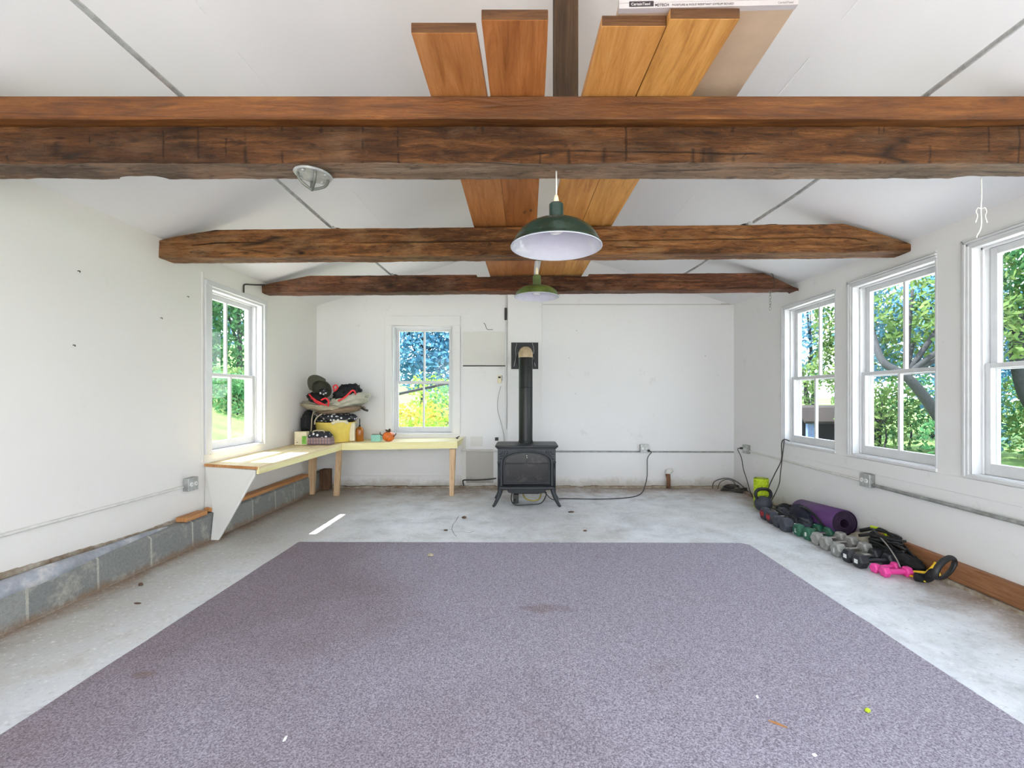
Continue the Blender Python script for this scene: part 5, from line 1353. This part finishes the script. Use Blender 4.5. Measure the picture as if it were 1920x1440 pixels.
def dumbbell(x, y, L, r, hl, hm, bar_m, label, ang=0.0, mark=None, bar_r=.014, rd=6, z0=0.0):
    """front head centre at (x,y); axis towards +X turned by ang"""
    fr = r * (math.cos(PI / rd) if rd == 6 else 1.0)
    c = Vector((x, y, 0)); t = thing('dumbbell', label, 'dumbbell', (x + L / 2 * math.cos(ang), y + L / 2 * math.sin(ang), 0))
    Mz = Matrix.Translation((x, y, fr + .001 + z0)) @ Matrix.Rotation(ang, 4, 'Z') @ Matrix(((0, 0, 1, 0), (1, 0, 0, 0), (0, 1, 0, 0), (0, 0, 0, 1)))
    def lt(prof, seg=6):
        mb = MB().lathe(prof, (0, 0, 0), seg); mb.v = [tuple(Mz @ Vector(v)) for v in mb.v]; return mb
    lt([(bar_r, 0), (bar_r * 1.12, L / 2), (bar_r, L)], 16).build('handle', bar_m, t, smooth=True, auto=40)
    for e in (0, 1):
        a = -hl / 2 + e * L; ch = hl * .16
        h = lt([(r * .78, a), (r, a + ch), (r, a + hl - ch), (r * .78, a + hl)], rd).build('head', hm, t, bevel=.003)
        if mark and e == 0:
            if mark == 'red':
                mb = lt([(r * .60, a - .0012), (r * .60, a + .001)], 6); mb.build('face_badge', M['darkred'], h)
                for q in (-.02, 0, .02):
                    mb = MB().box((q - .005, -.02, a - .0022), (q + .005, .02, a - .0011)); mb.v = [tuple(Mz @ Vector(v)) for v in mb.v]; mb.build('mark', M['red'], h)
            elif mark == 'white':
                mb = MB().box((-r * .3, -.014, a - .0012), (r * .3, .014, a + .0005)); mb.v = [tuple(Mz @ Vector(v)) for v in mb.v]; mb.build('label', M['white'], h)
            elif len(mark) <= 2:
                Mt_ = Mz @ Matrix.Translation((r * .22, -.018, a - .0006)) @ Matrix(((-1, 0, 0, 0), (0, 1, 0, 0), (0, 0, -1, 0), (0, 0, 0, 1)))
                text_mesh(mark, .045, 'numeral', M['white'], h, Mt_, bold=.001)
    return t
ds = M['dbgrey']
dumbbell(2.36, 4.55, .17, .064, .075, M['dbgrey'], M['chrome'], 'slate hex dumbbell with red badge, nearest the kettlebell', .02, 'red')
dumbbell(2.35, 4.415, .17, .064, .075, M['dbgrey'], M['chrome'], 'second slate hex dumbbell with red badge from the kettlebell', .03, 'red')
dumbbell(2.34, 4.28, .17, .058, .08, M['dbgrey'], M['chrome'], 'slate hex dumbbell without badge, between red-badged and largest slate ones', .0)
dumbbell(2.335, 4.145, .17, .066, .09, M['dbgrey'], M['chrome'], 'largest plain slate hex dumbbell, just before the two green ones', .0)
dumbbell(2.37, 4.015, .17, .056, .065, M['dgreen'], M['chrome'], 'green dumbbell next to the largest slate dumbbell', .05, 'L')
dumbbell(2.385, 3.898, .18, .057, .065, M['dgreen'], M['chrome'], 'green dumbbell next to the pale grey dumbbells', .1, '8')
dumbbell(2.375, 3.775, .20, .055, .062, M['dbsilver'], M['chrome'], 'pale grey dumbbell touching the green ones', .08)
dumbbell(2.37, 3.655, .21, .056, .062, M['dbsilver'], M['chrome'], 'middle pale grey dumbbell of the three', .08)
dumbbell(2.36, 3.50, .21, .056, .07, M['dbsilver'], M['chrome'], 'pale grey dumbbell marked 1, next to the charcoal ones', .07, '1')
dumbbell(2.355, 3.38, .20, .051, .06, M['dbblack'], M['chrome'], 'charcoal dumbbell with white label and pale metal handle', .06, 'white')
dumbbell(2.36, 3.27, .22, .052, .07, M['dbblack'], M['dbblack'], 'charcoal dumbbell with white label and dark handle, beside the pink ones', .08, 'white')
dumbbell(2.395, 3.178, .155, .034, .045, M['pink'], M['pink'], 'rear one of the two small pink dumbbells', .16, bar_r=.016)
dumbbell(2.405, 3.105, .15, .036, .045, M['pink'], M['pink'], 'front one of the two small pink dumbbells', .03, bar_r=.017)

# rolled mat
ax0 = Vector((2.655, 4.46, .107)); ax1 = Vector((2.655, 3.86, .150)); dv = (ax1 - ax0); Lm = dv.length
t = thing('yoga_mat', 'rolled purple yoga mat lying against the right wall behind the dumbbells', 'mat', (2.655, 4.16, .0))
Mr = Matrix.Translation(ax0) @ axisM(dv)
sp = []
for k in range(150):
    a = 2 * PI * k / 26; r = .034 + .0118 * a / (2 * PI); 
    if r > .104: break
    sp.append((r * math.cos(a), r * math.sin(a)))
mb = MB(); vs = []; n = len(sp)
for z in (0.004, Lm - .004):
    for (x, y) in sp:
        v = Vector((x, y, 0)); o_ = v + v.normalized() * .0042; i_ = v - v.normalized() * .0042
        vs += [Mr @ Vector((o_.x, o_.y, z)), Mr @ Vector((i_.x, i_.y, z))]
fs = []
for k in range(n - 1):
    a = 2 * k; b = a + 2; c = 2 * n
    fs += [(a, b, b + c, a + c), (a + 1, a + 1 + c, b + 1 + c, b + 1), (a, a + 1, b + 1, b), (a + c, b + c, b + 1 + c, a + 1 + c)]
mb.add(vs, fs).build('roll', M['mat_end'], t, smooth=True, auto=50, label='rolled-up inner layers darkened for shade')
MB().lathe([(.105, .0), (.107, .004), (.107, Lm - .004), (.105, Lm)], (0, 0, 0), 48)
o_ = MB(); o_.lathe([(.103, 0), (.107, .003), (.107, Lm - .003), (.103, Lm)], (0, 0, 0), 56); o_.v = [tuple(Mr @ Vector(v)) for v in o_.v]; o_.f = o_.f[:-2]; o_.m = o_.m[:-2]; o_.s = o_.s[:-2]
o_.build('outer_layer', M['purple'], t, smooth=True)
# dark kit between kettlebell and mat
def lump(name, label, cat, c, rad, mat, seed, amp=.35, freq=2.4, rot=None):
    c = Vector(c); c.z = rad[2] * .92
    mb = MB().blob(c, rad, seed, amp, freq, 34, 22, rot, True)
    for i, v in enumerate(mb.v):
        if v[2] < .001: mb.v[i] = (v[0], v[1], .001)
    return meta(mb.build(name, mat, smooth=True), label, cat)
lump('glove', 'black crumpled glove behind the slate dumbbells near the kettlebell', 'glove', (2.62, 4.66, 0), (.075, .10, .06), M['blackcloth'], 31)
lump('pouch', 'navy folded pouch squeezed before the purple mat', 'pouch', (2.535, 4.27, 0), (.045, .16, .10), M['navy'], 35, .3)
lump('pouch', 'grey weight pouch at the near end of the purple mat', 'pouch', (2.67, 3.68, 0), (.075, .095, .062), M['bagstone'], 37, .25)
def strap(name, label, pts, r, mat, cat='strap', flat=None, group=None, n=6):
    return meta(MB().tube(spline(pts, n), r, 8, flat=flat).build(name, mat, smooth=True), label, cat, group)
strap('resistance_tube', 'black exercise tube arching in front of the purple mat', [(2.54, 4.40, .09), (2.53, 4.26, .19), (2.53, 4.10, .18), (2.55, 3.97, .10), (2.56, 3.88, .05)], .010, M['black'], 'exercise tube')
strap('resistance_tube', 'black thin tube lying over the slate dumbbell handles', [(2.45, 4.62, .09), (2.44, 4.48, .11), (2.43, 4.35, .10), (2.44, 4.2, .12), (2.47, 4.06, .10)], .007, M['black'], 'exercise tube')
random.seed(11)
for k in range(7):
    pts = []; a0 = random.random() * 6
    for j in range(9):
        a = a0 + j * .85
        pts.append((2.66 + .05 * math.cos(a) * random.uniform(.5, 1), 3.42 + .14 * math.sin(a) + random.uniform(-.03, .03), .03 + .028 * k * .8 + random.uniform(0, .03)))
    strap('resistance_tube', 'black tube in the tangled pile of exercise straps near the baseboard', pts, .009, M['black'], 'exercise tube', group='tangled black exercise tubes')
strap('resistance_tube', 'longest black strap running along the wall from mat to yellow band', [(2.68, 3.72, .13), (2.70, 3.56, .19), (2.70, 3.40, .17), (2.69, 3.24, .10), (2.68, 3.12, .03), (2.67, 3.06, .012)], .014, M['black'], 'exercise strap', (1, .5))
strap('resistance_tube', 'black strap with pale highlight bent over the charcoal dumbbells', [(2.60, 3.62, .12), (2.63, 3.50, .16), (2.64, 3.36, .13), (2.63, 3.24, .06), (2.60, 3.14, .02)], .012, M['black'], 'exercise strap', (1, .5))
strap('elastic_cord', 'thin pale grey cord over the black tangle above the pink dumbbells', [(2.62, 3.44, .17), (2.60, 3.33, .13), (2.57, 3.22, .08), (2.545, 3.155, .045)], .0045, M['cable_g'], 'cord')
strap('yellow_band', 'small yellow-green strap in the black tangle beside the mat', [(2.69, 3.62, .185), (2.70, 3.54, .19), (2.70, 3.47, .165)], .014, M['lime'], 'strap', (1, .35))
lump('strap_pouch', 'black fabric pouch under the tangled tubes', 'pouch', (2.655, 3.30, 0), (.065, .17, .055), M['blackcloth'], 41, .35)
t = thing('resistance_band', 'yellow resistance band with a black foam handle ring by the brown baseboard', 'resistance band', (2.62, 3.0, 0))
MB().tube(spline([(2.56, 3.12, .014), (2.60, 3.10, .02), (2.64, 3.06, .03), (2.69, 3.06, .075), (2.705, 3.05, .11)], 6), .016, 8, flat=(1.2, .3)).build('band', M['yellow'], t, smooth=True)
MB().tube(spline([(2.55, 3.13, .012), (2.60, 3.08, .03), (2.66, 3.03, .04), (2.69, 3.01, .05)], 6), .016, 8, flat=(1.2, .3)).build('band', M['yellow'], t, smooth=True)
MB().tube(spline([(2.55, 3.11, .010), (2.56, 3.04, .02), (2.575, 2.99, .012)], 6), .006, 8).build('band_edge', M['yellow'], t, smooth=True)
hc = W(1772, 1065, 2.86)
rp = [hc + Vector((.085 * math.cos(a) * .92 + .02 * math.sin(a), .025 * math.cos(a), .060 * math.sin(a) + .012 * math.cos(a))) for a in [2 * PI * k / 40 for k in range(40)]]
MB().tube(rp, .015, 12, closed=True, flat=(.8, 1.2)).build('handle_ring', M['black'], t, smooth=True)
MB().tube(spline([FLR(1716, 1090) + Vector((0, 0, .03)), FLR(1738, 1093) + Vector((0, 0, .032)), W(1750, 1074, 2.88)], 6), .027, 14).build('foam_grip', M['blackcloth'], t, smooth=True)

# ---------------------------------------------------------------- bits on the floor
def debris(px, py, rad, mat, label, cat='debris', name='leaf_scrap', seed=1, z=0.0):
    p = FLR(px, py); p.z = z + rad[2] * .8
    return meta(MB().blob(p, rad, seed, .4, 2.5, 12, 8).build(name, mat), label, cat)
debris(870, 972, (.022, .016, .012), M['leafbrown'], 'dark crumpled dry leaf on the concrete before the left of the stove', 'leaf', 'dry_leaf', 3)
debris(1071, 961, (.03, .012, .008), M['leafbrown'], 'dark leaf scrap on the concrete right of the stove', 'leaf', 'dry_leaf', 4)
debris(836, 995, (.018, .012, .006), M['leafbrown'], 'small brown leaf scrap near the far edge of the carpet', 'leaf', 'dry_leaf', 5)
debris(1097, 996, (.018, .01, .006), M['leafbrown'], 'small dark scrap on the concrete just beyond the carpet, right of the stove', 'leaf', 'dry_leaf', 6)
debris(807, 1045, (.022, .016, .012), M['kh'], 'pale crumpled scrap on the far part of the carpet', 'scrap', 'paper_scrap', 7, .009)
debris(1627, 1339, (.010, .008, .007), M['lime'], 'tiny yellow-green bead on the right part of the carpet', 'bead', 'bead', 8, .009)
debris(535, 1391, (.005, .014, .004), M['white'], 'tiny white chip on the near left part of the carpet', 'chip', 'paint_chip', 9, .009)
debris(1420, 1312, (.005, .007, .004), M['white'], 'tiny white chip on the carpet beyond the wood splinter', 'chip', 'paint_chip', 10, .009)
debris(1527, 1422, (.008, .006, .004), M['white'], 'tiny white chip at the bottom right of the carpet', 'chip', 'paint_chip', 11, .009)
debris(264, 1098, (.014, .010, .010), M['leafbrown'], 'small dark lump on the bare concrete at the left', 'debris', 'debris', 12)
debris(258, 1132, (.022, .007, .004), M['leafbrown'], 'dark sliver on the bare concrete at the left', 'debris', 'debris', 13)
p = FLR(1457, 1363); mb = MB().prism([p + Vector(v) for v in ((-.022, .018, .010), (.0, .008, .010), (.026, -.020, .010), (.018, -.016, .010), (-.012, .006, .010))], (0, 0, .004))
meta(mb.build('wood_splinter', M['strip']), 'brown wood splinter lying on the right half of the carpet', 'splinter')
# crack in the floor
mb = MB()
for pts in ([(860, 968), (855, 976), (849, 984), (847, 992), (851, 1001), (856, 1006)], [(847, 992), (835, 994), (822, 993)], [(849, 998), (866, 997), (880, 999), (888, 996)]):
    P = [FLR(*q) + Vector((0, 0, .0006)) for q in pts]
    for a, b in zip(P[:-1], P[1:]):
        d = (b - a).normalized(); n_ = Vector((-d.y, d.x, 0)) * .0022
        mb.add([a + n_, a - n_, b - n_, b + n_], [(0, 1, 2, 3)])
struct('trim_13', mb, M['dark_metal'])

# ---------------------------------------------------------------- outside
def ground_z(x, y):
    z = -.22
    if x < -7.2: z += .25 * (-7.2 - x) + .02 * noise.noise(Vector((x * .4, y * .4, 0)))
    if y > 9: z += .03 * (y - 9)
    return z
mb = MB(); vs = []; fs = []
gx = [-40 + 2.0 * i for i in range(41)]; gy = [-20 + 2.0 * j for j in range(36)]
for y in gy:
    for x in gx: vs.append((x, y, ground_z(x, y)))
for j in range(len(gy) - 1):
    for i in range(len(gx) - 1):
        a = j * len(gx) + i; fs.append((a, a + 1, a + len(gx) + 1, a + len(gx)))
mb.add(vs, fs); o = mb.build('lawn', M['grass'], loc=(0, 0, 0), smooth=True); meta(o, 'green lawn outside the windows, sloping up at the left', 'lawn', kind='structure')
mb = MB().box((-7.2, -12, -.24), (7.4, YF - TH, -.12)); mb.box((-7.2, YF - TH, -.24), (XL - TH, 8.0, -.13)); mb.box((XR + TH, YF - TH, -.24), (7.2, 8.0, -.13)); mb.box((XL - TH, YB + TH, -.24), (XR + TH, 8.0, -.13))  # unseen pale ground added round the house to bounce light indoors
o = mb.build('bounce_ground', M['bounce_gravel'], loc=(0, 0, 0)); o['kind'] = 'structure'

def leaves(mb, c, rad, n, size, rnd, shell=.45):
    for _ in range(n):
        while True:
            d = Vector((rnd.uniform(-1, 1), rnd.uniform(-1, 1), rnd.uniform(-1, 1)))
            if .05 < d.length < 1: break
        d = d.normalized() * (shell + (1 - shell) * rnd.random() ** .6)
        nn = 1 + .35 * noise.noise(d * 2.5 + Vector(c) * .7)
        p = Vector((c[0] + d.x * rad[0] * nn, c[1] + d.y * rad[1] * nn, c[2] + d.z * rad[2] * nn))
        u = Vector((rnd.gauss(0, 1), rnd.gauss(0, 1), rnd.gauss(0, 1))).normalized(); w = u.orthogonal().normalized()
        w = (w + u.cross(w) * rnd.uniform(-1, 1)).normalized(); s = size * rnd.uniform(.6, 1.3)
        b = len(mb.v); mb.v += [tuple(p - u * s), tuple(p + w * s * .45), tuple(p + u * s), tuple(p - w * s * .45)]; mb.f.append([b, b+1, b+2, b+3]); mb.m.append(0); mb.s.append(False)
def tree(name, label, cat, x, y, h, clumps, mat, n, size, seed, trunk_r=.09, trunk=True, group=None, trunk_pts=None):
    rnd = random.Random(seed); g = ground_z(x, y); t = thing(name, label, cat, (x, y, g), group=group)
    mb = MB()
    for (dx, dy, dz, rx, ry, rz) in clumps: leaves(mb, (x + dx, y + dy, g + dz), (rx, ry, rz), int(n * rx * rz), size, rnd)
    mb.build('foliage', mat, t, recalc=False)
    if trunk:
        if trunk_pts: MB().tube(spline([(a, b, c) for a, b, c in trunk_pts], 5), [trunk_r * (1 - .55 * i / (5 * (len(trunk_pts) - 1))) for i in range(5 * (len(trunk_pts) - 1) + 1)], 10).build('trunk', M['bark'], t, smooth=True)
        else: MB().tube(spline([(x, y, g - .1), (x + .1, y, g + h * .3), (x - .05, y + .1, g + h * .7)], 5), [trunk_r * (1 - .06 * i) for i in range(11)], 8).build('trunk', M['bark'], t, smooth=True)
        for k, cl in enumerate(clumps[:5]):
            c = Vector((x + cl[0], y + cl[1], g + cl[2])); st = Vector((x, y, g + h * .35)) if not trunk_pts else Vector(trunk_pts[len(trunk_pts) // 2])
            MB().tube(spline([st, st.lerp(c, .5) + Vector((0, 0, .15)), c], 4), [trunk_r * .5 * (1 - .07 * i) for i in range(9)], 6).build('branch', M['bark'], t, smooth=True)
    return t
NL = 620
# right-hand side
tree('tree', 'leaning tree with a thick dark limb outside the middle right-hand window', 'tree', 8.9, 9.0, 5,
     [(-.25, -.3, 2.6, .8, .6, .7), (-.9, .6, 3.6, 1.1, 1.2, 1.2), (.4, .3, 3.9, 1.3, 1.2, 1.3), (1.6, -.2, 3.2, 1.1, 1.1, 1.1), (-.3, 1.2, 2.7, .9, .8, .8)], M['leaf_g'], NL * 1.5, .085, 1, .12, True,
     trunk_pts=[(8.7, 9.0, -.4), (8.25, 9.0, .4), (7.75, 9.0, 1.15), (7.40, 9.05, 1.60), (7.15, 9.3, 1.9), (7.3, 9.8, 2.6)])
tree('tree', 'forked dark trunk tree outside the nearest right-hand window', 'tree', 10.2, 8.9, 5, [(.3, .2, 3.4, 1.4, 1.2, 1.3), (-.5, 0, 4.4, 1.2, 1, 1.0), (1.4, .3, 2.6, .9, .9, .8)], M['leaf_d'], NL * 1.6, .085, 2, .16, True,
     trunk_pts=[(10.3, 8.9, -.4), (10.0, 8.9, .6), (9.55, 8.9, 1.3), (9.4, 8.9, 2.3), (9.8, 8.9, 3.2)])
tree('tree', 'hazy blue-green tree farther off behind the leaning tree', 'tree', 12.3, 14.0, 6, [(-.6, 0, 3.2, 1.5, 1.3, 1.6), (1.0, .3, 3.8, 1.6, 1.3, 1.8), (2.4, .2, 2.6, 1.3, 1.2, 1.6)], M['leaf_haze'], NL * 1.8, .11, 3)
tree('tree', 'bright green tree right of the low shed, seen past the far right-hand window', 'tree', 9.85, 14.5, 6, [(-.1, 0, 4.0, .60, 1.0, 1.5), (.1, .4, 2.3, .6, .9, 1.0), (.1, 0, 5.6, .8, 1.0, 1.0)], M['leaf_g'], NL * 2.6, .095, 4)
tree('tree', 'hazy blue-green tree seen in the upper left pane of the middle right-hand window', 'tree', 7.75, 10.6, 5, [(-.1, 0, 2.9, .55, .5, .9), (.1, .2, 4.0, .5, .5, .7), (.25, 0, 2.1, .4, .4, .4)], M['leaf_haze'], NL * 2.2, .075, 12, .06)
shr = [(8.6, 11.2, M['leaf_g'], 'bright green shrub low behind the leaning tree'), (9.7, 11.8, M['leaf_d'], 'deep green shrub low behind the leaning tree'), (10.6, 11.0, M['leaf_haze'], 'hazy blue-green shrub low at the right behind the leaning tree'),
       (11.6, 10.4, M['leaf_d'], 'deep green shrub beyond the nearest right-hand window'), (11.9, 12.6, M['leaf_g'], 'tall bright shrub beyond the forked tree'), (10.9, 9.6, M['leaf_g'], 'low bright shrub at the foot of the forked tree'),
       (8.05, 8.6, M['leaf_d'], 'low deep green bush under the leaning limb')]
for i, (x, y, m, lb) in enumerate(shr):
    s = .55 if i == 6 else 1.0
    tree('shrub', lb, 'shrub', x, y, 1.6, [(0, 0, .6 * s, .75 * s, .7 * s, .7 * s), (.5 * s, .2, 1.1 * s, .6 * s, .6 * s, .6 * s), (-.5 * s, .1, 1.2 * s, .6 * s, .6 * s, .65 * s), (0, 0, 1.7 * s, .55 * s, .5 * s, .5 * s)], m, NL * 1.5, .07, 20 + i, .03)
tree('tree', 'small green tree behind the left end of the shed', 'tree', 8.45, 14.0, 3, [(-.05, 0, 1.5, .34, .5, .7), (.1, 0, 1.9, .28, .4, .4)], M['leaf_g'], NL * 2.2, .07, 41)
tree('tree', 'pale hazy blue-green tree seen in the left panes of the far right-hand window', 'tree', 9.95, 16.2, 6, [(-.1, 0, 2.6, .55, .5, 1.0), (0, 0, 4.2, .55, .5, 1.2)], M['leaf_haze'], NL * 1.3, .10, 43)
# low shed
sx0, sx1, sy0 = 7.28, 9.2, 12.0
t = thing('shed', 'low dark shed with weathered shingle roof outside the far right-hand window', 'shed', (8.2, 12.6, ground_z(8, 12)))
gz = ground_z(8, 12)
MB().prism([(sx0 - .1, sy0 - .1, .50), (sx0 - .1, sy0 - .1, .56), (sx0 - .1, sy0 + .35, .90), (sx0 - .1, sy0 + 1.3, .95), (sx0 - .1, sy0 + 1.3, .88), (sx0 - .1, sy0 + .35, .84)], (sx1 - sx0 + .2, 0, 0)).build('roof', M['shingle'], t)
MB().box((sx0, sy0 + .9, gz), (sx1, sy0 + .96, .86)).build('back_wall', M['shed_dark'], t)
MB().box((sx1 - .05, sy0, gz), (sx1, sy0 + .9, .55)).build('side_wall', M['shed_dark'], t)
MB().box((sx0 + .03, sy0, gz), (sx0 + .24, sy0 + .1, .53)).build('post', M['shed_blue'], t, label='blue post')
MB().box((sx0, sy0 + .05, gz), (sx1, sy0 + .5, gz + .12)).build('log_rack', M['shed_dark'], t)
# back side
for i, (x, y, m, lb, sz) in enumerate([(-2.35, 9.4, M['leaf_y'], 'yellow flowering bush outside the back window, left pane', .8), (-1.75, 9.9, M['leaf_y'], 'yellow flowering bush outside the back window, behind the glazing bar', .75),
                                       (-1.5, 8.9, M['leaf_l'], 'lime green bush low outside the right pane of the back window', .72), (-2.1, 8.6, M['leaf_l'], 'lime green bush low outside the left pane of the back window', .66),
                                       (-1.35, 10.6, M['leaf_d'], 'dark green bush at the right of the back window view', 1.0), (-2.0, 11.8, M['leaf_l'], 'pale lime bush behind the yellow ones', 1.1)]):
    tree('shrub', lb, 'shrub', x, y, 1.2, [(0, 0, .5 * sz, .7 * sz, .6 * sz, .6 * sz), (.3 * sz, 0, 1.15 * sz, .5 * sz, .5 * sz, .5 * sz), (-.35 * sz, 0, 1.2 * sz, .5 * sz, .5 * sz, .55 * sz)], m, NL * 2.2, .055, 60 + i, .02)
tree('tree', 'large hazy blue-green tree filling the upper half of the back window', 'tree', -4.2, 19, 7, [(.3, .5, 2.6, 1.8, 1.2, 1.4), (.2, .3, 4.9, 1.6, 1.2, 1.2), (0, 0, 3.2, 1.7, 1.4, 1.6), (1.4, .3, 4.4, 1.6, 1.3, 1.5), (-1.2, .4, 4.6, 1.6, 1.3, 1.5), (.9, -.2, 2.2, 1.6, 1.2, 1.1)], M['leaf_haze'], NL * .9, .12, 81)
tree('tree', 'second hazy blue-green tree right of the large one behind the back window', 'tree', -1.9, 21, 7, [(0, 0, 3.4, 1.6, 1.3, 1.6), (-.9, .2, 5.2, 1.6, 1.3, 1.5), (.8, 0, 4.8, 1.3, 1.2, 1.4)], M['leaf_haze'], NL * .9, .12, 82)
mb = MB().tube([W(736, 741, 7.2), W(852, 716, 7.3)], .022, 8); 
t = thing('leaning_pole', 'thin grey pole slanting across the view of the back window', 'pole', W(736, 741, 7.2))
mb.build('pole', M['bark'], t, smooth=True)
a = W(736, 741, 7.2); MB().tube([Vector((a.x, a.y, ground_z(a.x, a.y) - .05)), a + Vector((0, 0, .02))], .03, 8).build('stake', M['bark'], t, smooth=True)
b = W(856, 715, 7.3); MB().tube([Vector((b.x, b.y, ground_z(b.x, b.y) - .05)), b + Vector((0, 0, .02))], .03, 8).build('stake', M['bark'], t, smooth=True)
# left side
for i, (x, y, m, lb, h) in enumerate([(-13.4, 18.6, M['leaf_d'], 'deep green tree beyond the lawn, left in the left window', 1.0), (-11.9, 19.4, M['leaf_d'], 'deep green tree beyond the lawn, right in the left window', 1.0), (-15.0, 22.5, M['leaf_haze'], 'tall pale tree farthest beyond the lawn', 1.15)]):
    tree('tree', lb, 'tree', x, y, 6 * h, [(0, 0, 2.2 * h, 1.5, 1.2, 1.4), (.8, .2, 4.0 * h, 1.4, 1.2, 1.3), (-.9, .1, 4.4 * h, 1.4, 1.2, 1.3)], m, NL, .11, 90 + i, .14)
for i, (x, y, m, lb) in enumerate([(-11.6, 16.2, M['leaf_d'], 'dark rounded bush at the top of the lawn, left one'), (-10.4, 16.6, M['leaf_g'], 'light green bush at the top of the lawn, right one'), (-9.6, 15.6, M['leaf_d'], 'small dark bush at the right edge of the lawn view')]):
    tree('shrub', lb, 'shrub', x, y, 1.2, [(0, 0, .5, .8, .7, .6), (.4, 0, .95, .6, .6, .5), (-.4, 0, 1.0, .6, .6, .5)], m, NL * 1.4, .08, 100 + i, .03)
